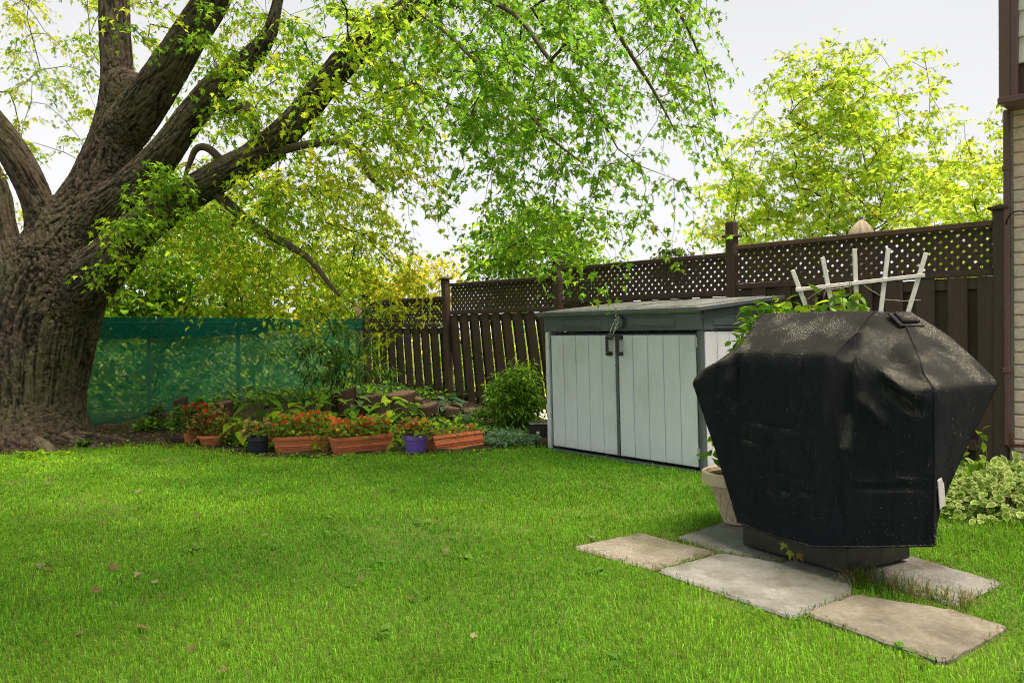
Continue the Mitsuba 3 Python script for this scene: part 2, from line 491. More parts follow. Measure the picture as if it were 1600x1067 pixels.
def lattice_mesh(x0, x1, z0, z1, pitch=0.090, wid=0.041, th=0.008):
    rect = sg.box(x0, z0, x1, z1)
    out = []
    for layer, sgn in ((0, 1), (1, -1)):
        for k in np.arange(-12, (x1 - x0 + (z1 - z0)) / pitch + 12):
            c = x0 + k * pitch - (z1 - z0 if sgn < 0 else 0) * 0
            L = 3.0
            strip = sg.LineString([(c - sgn * 0.0 - L * 0, z0 - 0.2), (c + sgn * (z1 - z0 + 0.4), z1 + 0.2)]).buffer(wid / 2, cap_style='flat')
            a = strip.intersection(rect)
            if a.is_empty or a.geom_type != 'Polygon' or a.area < 1e-5: continue
            m = trimesh.creation.extrude_polygon(a, th - 0.001, engine='earcut')
            vv = m.vertices
            m.vertices = np.column_stack([vv[:, 0], -vv[:, 2] + (0.0 if layer else th), vv[:, 1]])
            m.invert()
            out.append(m)
    return cat(out)


post_ply, posts = mikit.ply(cbox(.095, .095, 1, .006, (0, 0, .5)), 'fence_wood'), []
post_h = [2.13, 2.29, 2.035, 1.95, 1.80]
post_tilt = [0.0, 0.012, 0.03, 0.045, 0.03]
for i, x in enumerate(FPOS):
    base = -0.1
    m = tr(x, 0, base, post_tilt[i]) @ np.diag([1, 1, post_h[i] - base, 1])
    pk = fput('post', post_ply, m, label='tall post rising above its cap' if i == 1 else None)
    zc = 2.13 if i == 1 else post_h[i]
    capm = cat(cbox(.15, .15, .024, .006, (0, 0, .012)), trimesh.convex.convex_hull(np.array([[-.055, -.055, .024], [.055, -.055, .024], [.055, .055, .024], [-.055, .055, .024], [0, 0, .05 if i != 1 else .03]])))
    fput('cap', capm, tr(x + post_tilt[i] * zc, 0, zc, post_tilt[i]), parent=pk)
board_tilt = [0.0, 0.02, 0.14, 0.085]
for i in range(4):
    xa, xb, top = FPOS[i] + .05, FPOS[i + 1] - .05, TOPS[i]
    L, xm = xb - xa, (xa + xb) / 2
    sag = [0.004, 0.002, -0.002, -0.004][i]
    rot = tr(0, 0, 0)
    # top cap rail, lattice frame rails, back rails
    fput('top_rail', cbox(L + .0, .125, .045, .006), tr(xm, 0, top - .022, sag), 'fence_wood_worn' if i == 0 else 'fence_wood', label='top rail with worn flaking paint' if i == 0 else None)
    zl0, zl1 = top - .40, top - .046
    fput('lattice_rail', cbox(L, .075, .055, .005), tr(xm, .012, zl0 - .012, sag))
    fput('lattice', mikit.ply(lattice_mesh(xa, xb, zl0 + .016, zl1), 'fence_wood'), tr(0, 0, 0), kind='stuff')
    zb = [0.10, 0.10, 0.20, 0.24][i]
    zt = zl0 - .04
    fput('rail', cbox(L, .038, .09, .004), tr(xm, 0.0, zt - .055))
    fput('rail', cbox(L, .038, .09, .004), tr(xm, 0.0, zb + .13))
    pitch = 0.262 if i < 2 else 0.225
    wide = 0.150 if i < 2 else 0.142
    nb = int(L / pitch)
    x_first = xa + (L - (nb - 1) * pitch) / 2
    hgt = zt - zb
    bp = [mikit.ply(cbox(w_, .018, hgt, .003, (0, 0, -hgt / 2)), 'fence_wood') for w_ in (wide, .215 if i < 2 else .150)]
    for k in range(nb):
        tl = board_tilt[i] * (1.0 if i < 2 else (0.75 + 0.5 * (1 - k / nb))) + rf.normal(0, .004)
        xx = x_first + k * pitch + tl * hgt * 0.45
        fput('board', bp[0], tr(xx + rf.normal(0, .006), .031 + rf.normal(0, .001), zt + rf.normal(0, .002), tl))
        if k < nb - 1:
            fput('board', bp[1], tr(xx + pitch / 2, -.031, zt - .002 + rf.normal(0, .003), tl))
    for e_ in (-.5, nb - .5): fput('board', bp[1], tr(x_first + e_ * pitch + board_tilt[i] * hgt * .45, -.031, zt - .003, board_tilt[i]))
    if i == 0:
        fput('board', bp[0], tr(xa + .035, .030, zt, 0))

# ------------------------------------------------------------------ chain link fence with green mesh screen
LINK = thing('chain_link_fence', 'thin wire mesh fence with steel posts behind the green screen', 'fence')
S0 = P4 + SD * 0.12
LF = frame(S0 + V3(0, 0, 0), SD, FD)                    # x to the left along it, y away from the camera
SLEN = 7.0


def sxy(s, off=0.0):
    return S0 + SD * s + FD * off


for s in (0.25, 2.05, 3.3, 5.4):
    b = sxy(s, .05)
    z0 = float(gz(b[0], b[1]))
    put(LINK, 'post', mikit.ply(tube([b + V3(0, 0, z0 - .2), b + V3(0, 0, 1.37)], .03, 10), 'zinc', smooth=40))
put(LINK, 'top_rail', mikit.ply(tube([sxy(-.05, .05) + V3(0, 0, 1.36), sxy(SLEN, .05) + V3(0, 0, 1.36)], .019, 8), 'zinc', smooth=40))
wires = []
for sgn in (1, -1):
    for c in np.arange(-1.5, SLEN + 1.5, 0.085):
        a, b = (c, 0.05), (c + sgn * 1.29, 1.34)
        if min(a[0], b[0]) < 0 or max(a[0], b[0]) > SLEN: continue
        wires.append(tube([sxy(a[0], .035 + sgn * .003) + V3(0, 0, a[1]), sxy(b[0], .035 + sgn * .003) + V3(0, 0, b[1])], 0.005, 3, False))
put(LINK, 'wire_mesh', mikit.ply(cat(wires), 'zinc'), kind='stuff')

SCREEN = thing('mesh_screen', 'green see-through mesh screen hung along the back of the garden', 'screen')


def net_sheet(s0, s1, zf0, zf1, off, seed, amp=.05):
    ns, nz = int((s1 - s0) / .06), 26
    S, K = np.meshgrid(np.linspace(s0, s1, ns), np.linspace(0, 1, nz), indexing='ij')
    XY = sxy(0)[None, None, :] + SD * S[..., None]
    gzv = gz(XY[..., 0], XY[..., 1])
    Z = zf0(S, gzv) * (1 - K) + zf1(S, gzv) * K
    w = amp * (meshkit.fbm(np.stack([S * 1.1, Z * 2.2, S * 0 + seed], -1), 3) - 0.5) + 0.03 * amp / .05 * np.sin(S * 9 + 6 * Z) * (meshkit.noise(np.stack([S * .8, Z, S * 0], -1), 4) - .3)
    P = XY + FD * (off + w)[..., None]
    P[..., 2] = Z
    idx = np.arange(S.size).reshape(S.shape)
    q = np.stack([idx[:-1, :-1], idx[1:, :-1], idx[1:, 1:], idx[:-1, 1:]], -1).reshape(-1, 4)
    return trimesh.Trimesh(P.reshape(-1, 3), np.vstack([q[:, [0, 1, 2]], q[:, [0, 2, 3]]]), process=False)


sagf = lambda S: -0.035 * np.exp(-((S - 0.9) / 0.5) ** 2)
put(SCREEN, 'netting', mikit.ply(net_sheet(0.0, SLEN, lambda S, g: g - .02, lambda S, g: 1.405 + sagf(S), -.02, 1, .07), 'netting', smooth=True))
put(SCREEN, 'folded_hem', mikit.ply(net_sheet(0.0, SLEN, lambda S, g: 1.19 + .03 * np.sin(S * 1.3 + .5) + .09 * np.exp(-((S - .8) / .7) ** 2), lambda S, g: 1.435 + sagf(S), -.06, 2, .03), 'netting_double', smooth=True),
    label='doubled darker strip folded over the top edge')

bpost = P4 + SD * .085 + FD * .12
whole('timber_post', mikit.ply(cbox(.10, .10, 1.5, .006, bpost + V3(0, 0, .95)), 'tan_wood'), 'pale timber post between the green screen and the brown fence', 'post')
# ------------------------------------------------------------------ brick house at the right
HOUSE = thing('brick_house', 'corner of a beige brick house with brown trim and pale siding above', 'house')
HB = frame(P0 - FD * .085, -FD, FN)                     # x along the wall towards the camera, y out of it, z up
rb = np.random.default_rng(5)


def hput(name, mesh, x, y, z, bsdf, parent=HOUSE, **k):
    m = np.eye(4); m[:3, 3] = x, y, z
    return put(parent, name, W(mesh if isinstance(mesh, dict) else mikit.ply(mesh, bsdf), HB @ m), **k)


wall = hput('wall', cbox(9.0, 7.0, 2.84, .01, (4.465, -3.5, 1.42)), 0, -.012, 0.1, 'mortar')
hput('foundation', cbox(9.0, 7.0, .5, .01, (4.5, -3.5, -.25)), 0.01, -.03, .12, 'render_grey')
bl, bh = 0.29, 0.0985
bricks = [mikit.ply(cbox(bl - .011, .05, bh - .011, .006), f'brick_{i}') for i in range(4)]
half = [mikit.ply(cbox(bl / 2 - .011, .05, bh - .011, .006), f'brick_{i}') for i in range(4)]
for r in range(29):
    off = bl / 2 if r % 2 else 0
    z = .155 + r * bh
    if z > 2.98: break
    if off: hput('brick', half[rb.integers(4)], bl / 4, -.012 - .013 + rb.normal(0, .0015), z, None, wall)
    for k in range(4):
        hput('brick', bricks[rb.choice(4, p=[.4, .25, .2, .15])], off + bl / 2 + k * bl, -.012 - .013 + rb.normal(0, .0015), z + rb.normal(0, .001), None, wall)
up = hput('upper_wall', cbox(9.2, 7.2, 2.7, .01, (4.61, -3.4, 1.35)), -.01, .035, 2.96, 'trim_brown')
hput('soffit', cbox(9.3, .40, .05, .006, (4.65, -.02, 0)), -.012, .13, 2.925, 'trim_brown')
hput('corner_trim', cbox(.09, .05, 2.6, .006, (0, 0, 1.3)), .036, .262, 2.92, 'trim_brown')
hput('corner_trim', cbox(.045, .07, 2.6, .006, (0, 0, 1.3)), .104, .272, 2.92, 'trim_brown')
hput('band_board', cbox(9.0, .03, .22, .006, (4.65, 0, .11)), .01, .258, 2.955, 'trim_brown')
for k in range(12):
    b = trimesh.convex.convex_hull(np.array([[x, y, z] for x in (0, 9.0) for y, z in ((0, 0), (.034, 0), (.034, .012), (.012, .20), (0, .20))]))
    hput('siding_board', b, .126, .242, 3.19 + k * .198, 'siding_white')
rfm = trimesh.convex.convex_hull(np.array([[x, y, z] for x in (-.35, 9.5) for y, z in ((.65, 0), (.65, .12), (-3.4, 1.7), (-7.6, .12), (-7.6, 0))]))
hput('roof', rfm, 0, 0, 5.66, 'trim_brown')
hput('downpipe', cat(cbox(.045, .05, 2.66, .01, (0, 0, 1.33)), cbox(.058, .063, .05, .008, (0, 0, 2.2)), cbox(.058, .063, .05, .008, (0, 0, .6))), -.028, .035, .25, 'trim_brown')
hput('wall_bracket', cat(cbox(.16, .022, .022, .003, (.04, 0, 0)), cbox(.02, .05, .12, .003, (-.05, 0, .04))), .04, .035, .26, 'rust')
cb = smooth_path([at(1571, 358, 6.62), at(1574, 343, 6.55), at(1582, 333, 6.45), at(1592, 330, 6.35), at(1606, 332, 6.25)], 5)
whole('cable', mikit.ply(tube(cb, .006, 6), 'cable_black', smooth=40), 'thin black cable curving across the brick wall', 'cable')

# ------------------------------------------------------------------ storage shed
SF0, SF1 = gnd(856, 703), gnd(1100, 742)
su = unit(SF1 - SF0); SWID = float(np.linalg.norm(SF1 - SF0))
sv = np.array([-su[1], su[0], 0.0]); 
if sv[1] < 0: sv = -sv
tilt = math.radians(1.25)
sw0 = V3(0, 0, 1)
sx_ = unit(su * math.cos(tilt) - sw0 * math.sin(tilt) * 0.0)
sz_ = unit(sw0 * math.cos(tilt) - su * math.sin(tilt))
SB = np.eye(4); SB[:3, 0], SB[:3, 1], SB[:3, 2], SB[:3, 3] = sx_, sv, sz_, SF0 + V3(0, 0, .0)
SDEP = 1.08
SHED = thing('storage_shed', 'low grey plastic storage shed with two planked doors and a dark sloping lid', 'shed')


def sput(name, mesh, x=0, y=0, z=0, bsdf='shed_light', parent=SHED, R=None, smooth=False, **k):
    m = np.eye(4); m[:3, 3] = x, y, z
    if R is not None: m[:3, :3] = R
    return put(parent, name, W(mesh if isinstance(mesh, dict) else mikit.ply(mesh, bsdf, smooth=smooth), SB @ m), **k)


ZB, ZH = 1.195, 1.355                                    # bottom and top of the dark band
sput('base', cbox(SWID + .02, SDEP, .05, .006, (SWID / 2, SDEP / 2, 0)), 0, 0, .0, 'shed_dark')
sput('back_panel', cbox(SWID - .04, .03, ZH + .06, .004, (SWID / 2, 0, ZH / 2)), 0, SDEP - .02, .03)
sput('inner_wall', cbox(SWID - .10, SDEP - .12, ZB - .1, .01, (SWID / 2, SDEP / 2, ZB / 2)), 0, 0.02, .03, 'shed_dark')
sput('corner_post', cbox(.050, .035, ZB - .03, .004, (.025, .0175, ZB / 2)), 0, 0, .01)
sput('corner_post', cbox(.040, .05, ZB - .03, .004, (-.02, .025, ZB / 2)), SWID, 0, .01, 'shed_dark')
cx = 0.5 * (0.085 + SWID - .055)
half_w = (SWID - .055 - .085) / 2
for d, (x0, x1) in enumerate(((.085, cx - .018), (cx + .018, SWID - .055))):
    dk = sput('door', cbox(x1 - x0, .018, ZB - .085, .003, ((x0 + x1) / 2, .012, (ZB - .085) / 2)), 0, .016, .05, 'shed_dark',
              label='left planked door' if d == 0 else 'right planked door')
    n = 5
    wpl = (x1 - x0) / n
    pl = mikit.ply(cbox(wpl - .006, .016, ZB - .095, .004), 'shed_light')
    for k in range(n):
        sput('plank', pl, x0 + wpl * (k + .5), .010 + .0006 * (k % 2), .05 + (ZB - .085) / 2, parent=dk)
    hx = cx - .075 if d == 0 else cx + .062
    hm = cat(cbox(.034, .020, .18, .006, (0, -.048, 0)), cbox(.044, .055, .036, .006, (0, -.022, .074)), cbox(.044, .055, .036, .006, (0, -.022, -.074)))
    sput('handle', hm, hx, .002, ZB - .135, 'black_plastic', dk)
    ex = .068 if d == 0 else SWID - .048
    for z in (.17, ZB - .10):
        sput('hinge', tube([[0, 0, -.045], [0, 0, .045]], .010, 8), ex, -.002, z, 'grey_tab', dk)
sput('door_gap_strip', cbox(.030, .026, ZB - .085, .006), cx, .004, .05 + (ZB - .085) / 2, 'shed_dark')
band = sput('front_band', cbox(SWID + .006, .05, ZH - ZB, .006, (SWID / 2, .025, (ZH - ZB) / 2)), 0, -.012, ZB, 'shed_dark')
for x0, x1 in ((.26, .82), (1.12, 1.70)):
    sc = SWID / 1.95
    ribs = [cbox((x1 - x0) * sc, .012, .100, .004, ((x1 + x0) / 2 * sc, 0, 0)), cbox((x1 - x0) * sc - .03, .010, .010, .003, ((x1 + x0) / 2 * sc, -.008, -.030)), cbox((x1 - x0) * sc - .03, .010, .008, .003, ((x1 + x0) / 2 * sc, -.008, .036)),
            cbox((x1 - x0) * sc, .010, .008, .003, ((x1 + x0) / 2 * sc, -.008, -.052))]
    sput('vent_panel', cat(ribs), 0, -.012, (ZH + ZB) / 2 - .004, 'shed_dark', band)
# right-hand side, planked, and its band rising to the back
side = sput('side_panel', cbox(.02, SDEP - .06, ZB - .03, .004, (-.02, SDEP / 2, ZB / 2)), SWID, 0, .01, 'shed_dark')
n = 6
wpl = (SDEP - .09) / n
pl = mikit.ply(cbox(.016, wpl - .006, ZB - .05, .004), 'shed_light')
for k in range(n): sput('plank', pl, SWID - .008, .055 + wpl * (k + .5), .01 + ZB / 2, parent=side)
lsl = sput('side_panel', cbox(.02, SDEP - .04, ZB - .03, .004, (.012, SDEP / 2, ZB / 2)), 0, 0.036, .01)
RISE = .105
for x in (0, SWID - .05):
    sbm = trimesh.convex.convex_hull(np.array([[a, b, c] for a in (0, .05) for b, c in ((.04, 0), (SDEP, 0), (SDEP, ZH - ZB + RISE), (.04, ZH - ZB))]))
    s_ = sput('side_band', sbm, x + (.003 if x else -.003), 0, ZB, 'shed_dark')
    if x: sput('vent_panel', cat(cbox(.012, .5, .09, .004, (.055, .42, .085)), cbox(.012, .5, .010, .003, (.060, .42, .020))), x, 0, ZB, 'shed_dark', s_)
ang = math.atan2(RISE, SDEP)
RL = np.array([[1, 0, 0], [0, math.cos(ang), -math.sin(ang)], [0, math.sin(ang), math.cos(ang)]])
ll = SDEP + .13
lid = sput('lid', cat(cbox(SWID + .11, ll, .026, .008, (SWID / 2, ll / 2, .018)), cbox(SWID + .09, .03, .030, .008, (SWID / 2, .018, .006))), 0, -.075, ZH - .004, 'shed_lid', R=RL, label='dark sloping lid with ribbed top')
sput('edge_trim', cbox(SWID + .116, .012, .034, .004), SWID / 2, -.080, ZH + .014, 'shed_dark', lid)
sput('edge_trim', cbox(.012, ll - .01, .034, .004, (0, ll / 2, .018)), SWID + .056, -.072, ZH - .004, 'shed_dark', lid, R=RL)
ribs = [cbox(SWID / 2 - .10, .010, .008, .003, (SWID * (.25 + .5 * sidei) + 0, .10 + k * .036, 0)) for k in range(28) for sidei in (0, 1)]
sput('ribs', cat(ribs), 0, -.075 - math.sin(ang) * .038, ZH - .004 + .038, 'shed_lid', lid, R=RL, kind='stuff')
hs = sput('hasp', cat(cbox(.16, .02, .010, .003, (-.01, -.03, .055)), cbox(.075, .014, .11, .004, (.035, -.018, 0)), cbox(.06, .03, .03, .006, (.04, -.03, .03))), cx + .04, -.014, ZB + .075, 'shed_dark')
ring = lambda R, r, n=20, a0=0, a1=2 * math.pi: tube([[R * math.cos(a), 0, R * math.sin(a)] for a in np.linspace(a0, a1, n)], r, 7)
LOCK = thing('padlock', 'blue-black padlock with steel shackle hanging from the shed hasp', 'padlock')
Rk = np.array([[math.cos(-.5), 0, math.sin(-.5)], [0, 1, 0], [-math.sin(-.5), 0, math.cos(-.5)]])
Rk = np.array([[math.cos(.5), 0, math.sin(.5)], [0, 1, 0], [-math.sin(.5), 0, math.cos(.5)]])
sput('shackle', cat(tube(smooth_path([[-.020, 0, -.02], [-.020, 0, .07], [-.012, 0, .088], [.0, 0, .094], [.012, 0, .088], [.020, 0, .07], [.020, 0, -.02]], 3), .0065, 8)), cx + .008, -.055, ZB - .005, 'steel', LOCK, R=Rk, smooth=40)
sput('body', cat(cbox(.058, .030, .055, .008)), cx - .012, -.055, ZB - .045, 'lock_body', LOCK, R=Rk)
sput('dial', cat(tube([[0, .02, 0], [0, -.03, 0]], .05, 18), ring(.047, .005)), cx + .095, -.035, ZB + .075, 'lock_body', LOCK, smooth=30)
sput('chain', cat(*[moved(ring(.016, .0042, 12), frame(V3(cx + .085 + .013 * math.sin(k * 2.1), -.070, ZB + .135 - .020 * k), (1, 0, 0) if k % 2 else (0, 1, 0), (0, 1, 0) if k % 2 else (-1, 0, 0))) for k in range(6)]), 0, 0, 0, 'steel', LOCK, smooth=40)

# ------------------------------------------------------------------ paving slabs
rs = np.random.default_rng(21)
slab_px = [([(891, 852), (1001, 830), (1122, 860), (1020, 888)], 'slab_tan', 'tan stone slab at the left end of the grill patio'),
           ([(1054, 838), (1146, 808), (1290, 842), (1222, 875), (1126, 860)], 'slab_grey', 'grey stone slab under the beige flower pot'),
           ([(1023, 889), (1125, 862), (1222, 877), (1275, 862), (1335, 900), (1332, 926), (1235, 964)], 'slab_grey', 'large grey stone slab in front of the covered grill'),
           ([(1340, 896), (1328, 882), (1424, 866), (1569, 908), (1492, 944)], 'slab_grey', 'grey stone slab at the right of the covered grill'),
           ([(1254, 957), (1333, 928), (1492, 953), (1577, 979), (1475, 1035)], 'slab_tan', 'tan stone slab nearest the camera, apart from the others')]
slab_shapes = []
for px, mat, lab in slab_px:
    poly = sg.Polygon([gnd(x, y, .018)[:2] for x, y in px]).buffer(-.004)
    slab_shapes.append(poly)
    ring_ = poly.buffer(-.03).buffer(.03).segmentize(.04)
    c = np.array(ring_.exterior.coords)[:-1]
    c = c + rs.normal(0, .0035, c.shape)
    zt = .018 + rs.uniform(-.004, .006)
    inner = np.array(sg.Polygon(c).centroid.coords)[0]
    c_in = inner + (c - inner) * (1 - .014 / np.linalg.norm(c - inner, axis=1, keepdims=True))
    n = len(c)
    v = np.vstack([np.column_stack([c, np.full(n, -.06)]), np.column_stack([c, np.full(n, zt - .009)]), np.column_stack([c_in, np.full(n, zt)]), [[*inner, zt + .001]]])
    f = []
    for k in range(n):
        j = (k + 1) % n
        for a in (0, n): f += [(a + k, a + j, a + n + j), (a + k, a + n + j, a + n + k)]
        f.append((2 * n + k, 2 * n + j, 3 * n))
    m = trimesh.Trimesh(v, f, process=False)
    if poly.exterior.is_ccw is False: m.invert()
    whole('patio_slab', mikit.ply(m, mat), lab, 'paving slab', 'stone slabs of the grill patio')

# ------------------------------------------------------------------ covered barbecue
BFL, BFR, BBR = gnd(1160, 852, .028), gnd(1323, 898, .028), gnd(1422, 873, .028)
bu = unit(BFR - BFL); bw = V3(-bu[1], bu[0], 0)
BC = (BFL + BBR) / 2; BC[2] = .022
BB = frame(BC, bu, bw)
bl_, bd_ = float(np.linalg.norm(BFR - BFL)), float(np.dot(BBR - BFR, bw))
BBQ = thing('barbecue_grill', 'black metal grill cabinet showing below its draped cover', 'barbecue')
bput = lambda name, mesh, bsdf, parent=BBQ, smooth=False, **k: put(parent, name, W(mikit.ply(mesh, bsdf, smooth=smooth), BB), **k)
bput('cabinet', cbox(bl_ - .02, bd_ - .02, .60, .008, (0, 0, .47)), 'cabinet_metal')
bput('bottom_shelf', cat(cbox(bl_, bd_, .125, .007, (0, 0, .072)), cbox(bl_ + .006, .012, .022, .003, (0, -bd_ / 2 - .003, .125))), 'cabinet_metal')
bput('firebox', cbox(.70, .44, .30, .05, (0, 0, .88)), 'cabinet_metal')
for x in (-.53, .56): bput('side_shelf', cbox(.36, .46, .03, .006, (x, 0, .87)), 'cabinet_metal')
for x in (-bl_ / 2 + .06, bl_ / 2 - .06):
    for y in (-bd_ / 2 + .06, bd_ / 2 - .06):
        bput('caster', cat(moved(lathe([(.001, -.012), (.022, -.012), (.026, -.006), (.026, .006), (.022, .012), (.001, .012)], 16), frame((x, y, .027), (0, 0, 1), (1, 0, 0), (0, 1, 0))), cbox(.03, .03, .012, .002, (x, y, .05))), 'black_plastic')

# the cover: rings of control points (left tip round the front to the right, then back), lofted and draped
R_top = [(-.39, .10, 1.242), (-.36, -.05, 1.262), (-.12, -.055, 1.264), (.12, -.055, 1.264), (.345, -.05, 1.258), (.40, .08, 1.247), (.40, .20, 1.237), (.2, .23, 1.242), (-.2, .23, 1.242), (-.38, .20, 1.237)]
R_hood = [(-.53, .02, 1.10), (-.34, -.17, 1.17), (-.11, -.185, 1.17), (.11, -.185, 1.17), (.335, -.17, 1.17), (.53, -.05, 1.13), (.56, .24, 1.13), (.2, .30, 1.14), (-.2, .30, 1.14), (-.54, .22, 1.10)]
R_lip = [(-.69, -.22, .925), (-.30, -.30, 1.055), (-.10, -.315, 1.055), (.10, -.315, 1.055), (.295, -.30, 1.052), (.755, -.27, .970), (.735, .29, .945), (.2, .34, 1.0), (-.2, .34, 1.0), (-.70, .28, .93)]
R_sh = [(-.695, -.27, .875), (-.30, -.312, 1.00), (-.10, -.325, .995), (.10, -.325, .99), (.35, -.305, .98), (.800, -.30, .925), (.755, .30, .91), (.2, .35, .95), (-.2, .35, .95), (-.70, .27, .86)]
R_mid = [(-.53, -.285, .57), (-.27, -.33, .60), (-.06, -.345, .58), (.14, -.345, .57), (.44, -.325, .57), (.808, -.31, .60), (.770, -.02, .61), (.2, .33, .55), (-.2, .33, .55), (-.52, .25, .56)]
R_low = [(-.40, -.305, .33), (-.20, -.335, .31), (-.01, -.35, .30), (.17, -.355, .295), (.50, -.34, .32), (.812, -.325, .39), (.770, -.20, .42), (.2, .31, .32), (-.2, .31, .32), (-.40, .24, .32)]
R_hem = [(-.31, -.315, .150), (-.14, -.330, .135), (.03, -.340, .128), (.22, -.345, .130), (.53, -.335, .195), (.815, -.33, .262), (.775, -.26, .31), (.2, .30, .20), (-.2, .30, .20), (-.31, .24, .18)]
rings = np.array([R_top, R_hood, R_lip, R_sh, R_mid, R_low, R_hem])


def loft(rings, nu, nv):
    """Rings (k, n, 3) resampled: piecewise with slightly rounded corners."""
    k, n, _ = rings.shape
    # along the ring
    seg = []
    for i in range(n):
        a, b = rings[:, i], rings[:, (i + 1) % n]
        for t in np.linspace(0, 1, nu, endpoint=False): seg.append(a * (1 - t) + b * t)
    g = np.stack(seg, 1)                                 # k, n*nu, 3
    for _ in range(1): g = 0.25 * np.roll(g, 1, 1) + 0.5 * g + 0.25 * np.roll(g, -1, 1)
    rows = []
    for i in range(k - 1):
        L = np.linalg.norm(g[i] - g[i + 1], axis=-1).mean()
        m = max(2, int(L / nv))
        for t in np.linspace(0, 1, m, endpoint=False): rows.append(g[i] * (1 - t) + g[i + 1] * t)
    rows.append(g[-1])
    g = np.array(rows)
    for _ in range(2):
        h = g.copy(); h[1:-1] = 0.25 * g[:-2] + 0.5 * g[1:-1] + 0.25 * g[2:]; g = h
    return g


G = loft(rings, 18, .016)
nr, nc = G.shape[:2]
# normals of the grid, for wrinkles pushed along them
du = np.roll(G, -1, 1) - np.roll(G, 1, 1); dv = np.gradient(G, axis=0)
N = np.cross(dv, du); N /= np.linalg.norm(N, axis=-1, keepdims=True) + 1e-9
cen = np.array([0.03, 0, .7])
if ((G - cen) * N).sum(-1).mean() < 0: N = -N
s_, w_, z_ = G[..., 0], G[..., 1], G[..., 2]
front = np.clip((-w_ - .1) / .12, 0, 1)


def crease(s0, z0, s1, z1, width, depth, sharp=1.0):
    """A fold line from (s0, z0) to (s1, z1) on the front: negative depth is a valley."""
    d = np.array([s1 - s0, z1 - z0]); L = np.linalg.norm(d); d /= L
    a = (s_ - s0) * d[0] + (z_ - z0) * d[1]
    b = -(s_ - s0) * d[1] + (z_ - z0) * d[0]
    e = np.clip(np.minimum(a, L - a) / (.25 * L), 0, 1)
    return depth * e * np.exp(-np.abs(b / width) ** (1 + sharp)) * front


D = 0.009 * (meshkit.fbm(np.stack([s_ * 3, w_ * 3, z_ * 3], -1), 3) - .5) + 0.004 * (meshkit.fbm(np.stack([s_ * 14, w_ * 12, z_ * 9], -1), 3, 3) - .5)
D += crease(.33, 1.27, .38, .62, .050, -.060) + crease(.42, 1.16, .47, .72, .035, .034) + crease(.40, 1.12, .80, .93, .030, -.040)
D += crease(.55, .93, .74, .80, .018, -.055) + crease(.54, .99, .75, .87, .022, .040) + crease(.45, .88, .60, .72, .03, .02)
D += crease(-.30, 1.05, -.32, .72, .022, -.030) + crease(-.34, .96, -.44, .74, .040, .018) + crease(-.64, .93, -.36, 1.01, .022, .016)
D += crease(.40, .44, .80, .50, .007, -.014) + crease(.42, .47, .78, .53, .010, .006)
D += crease(-.35, .60, .10, .585, .007, -.006) + crease(-.15, .34, .30, .40, .006, -.006) + crease(-.42, .70, .20, .67, .006, -.005) + crease(-.30, .46, .34, .44, .006, -.005)
D += crease(.30, .78, .36, .20, .030, -.022) + crease(.20, .9, .22, .3, .05, .006)
D[:2] *= .3
G = G + N * D[..., None]
Pv = G.reshape(-1, 3)
idx = np.arange(nr * nc).reshape(nr, nc)
q = np.stack([idx[:-1], np.roll(idx, -1, 1)[:-1], np.roll(idx, -1, 1)[1:], idx[1:]], -1).reshape(-1, 4)
F = np.vstack([q[:, [0, 2, 1]], q[:, [0, 3, 2]]])
top_c = np.append(G[0].mean(0)[:2], G[0, :, 2].mean() + .006)
inn = G[0] * .5 + top_c * .5; inn[:, 2] = G[0, :, 2] * .4 + .6 * top_c[2]
Pv = np.vstack([Pv, inn, top_c])
o1, o2 = nr * nc, nr * nc + nc
jj = np.arange(nc); jn = (jj + 1) % nc
F = np.vstack([F, np.stack([jj, jn, o1 + jn], 1), np.stack([jj, o1 + jn, o1 + jj], 1), np.stack([o1 + jj, o1 + jn, jj * 0 + o2], 1)])
cov = trimesh.Trimesh(Pv, F, process=False)
if (cov.face_normals * (cov.triangles_center - cen)).sum(1).mean() < 0: cov.invert()
COVER = thing('grill_cover', 'black dusty fabric cover draped over the barbecue', 'cover')
put(COVER, 'cloth', W(mikit.ply(cov, 'cover_cloth', smooth=True), BB))
hemr = G[-1]
put(COVER, 'hem', W(mikit.ply(tube(np.vstack([hemr, hemr[:1]]), .005, 6, False), 'cover_cloth', smooth=True), BB))


def seam(pts, r=.0032):
    """A sewn seam lying on the cloth, through the cover points nearest to the given ones."""
    P = smooth_path(pts, 8)
    from scipy.spatial import cKDTree
    tree = cKDTree(G.reshape(-1, 3))
    i = tree.query(P)[1]
    Q = G.reshape(-1, 3)[i] + N.reshape(-1, 3)[i] * .002
    for _ in range(2): Q[1:-1] = .25 * Q[:-2] + .5 * Q[1:-1] + .25 * Q[2:]
    return tube(Q, r, 5)


put(COVER, 'seam', W(mikit.ply(seam([(-.36, -.05, 1.28), (-.34, -.17, 1.17), (-.30, -.30, 1.05), (-.31, -.31, .9), (-.30, -.32, .75)]), 'cover_cloth', smooth=True), BB))
put(COVER, 'seam', W(mikit.ply(seam([(.345, -.05, 1.28), (.335, -.17, 1.17), (.30, -.30, 1.05)]), 'cover_cloth', smooth=True), BB))
put(COVER, 'seam', W(mikit.ply(seam([(.40, .08, 1.27), (.53, -.05, 1.13), (.775, -.27, .985), (.805, -.30, .9), (.81, -.31, .6), (.812, -.33, .3)], .005), 'cover_cloth', smooth=True), BB))
vent = cat(cbox(.10, .16, .012, .004), moved(tube(smooth_path([(-.055, 0, -.02), (-.03, 0, .03), (.0, 0, .04), (.03, 0, .03), (.055, 0, -.02)], 3), .03, 8), frame((0, 0, .0), (0, 1, 0), (-1, 0, 0))))
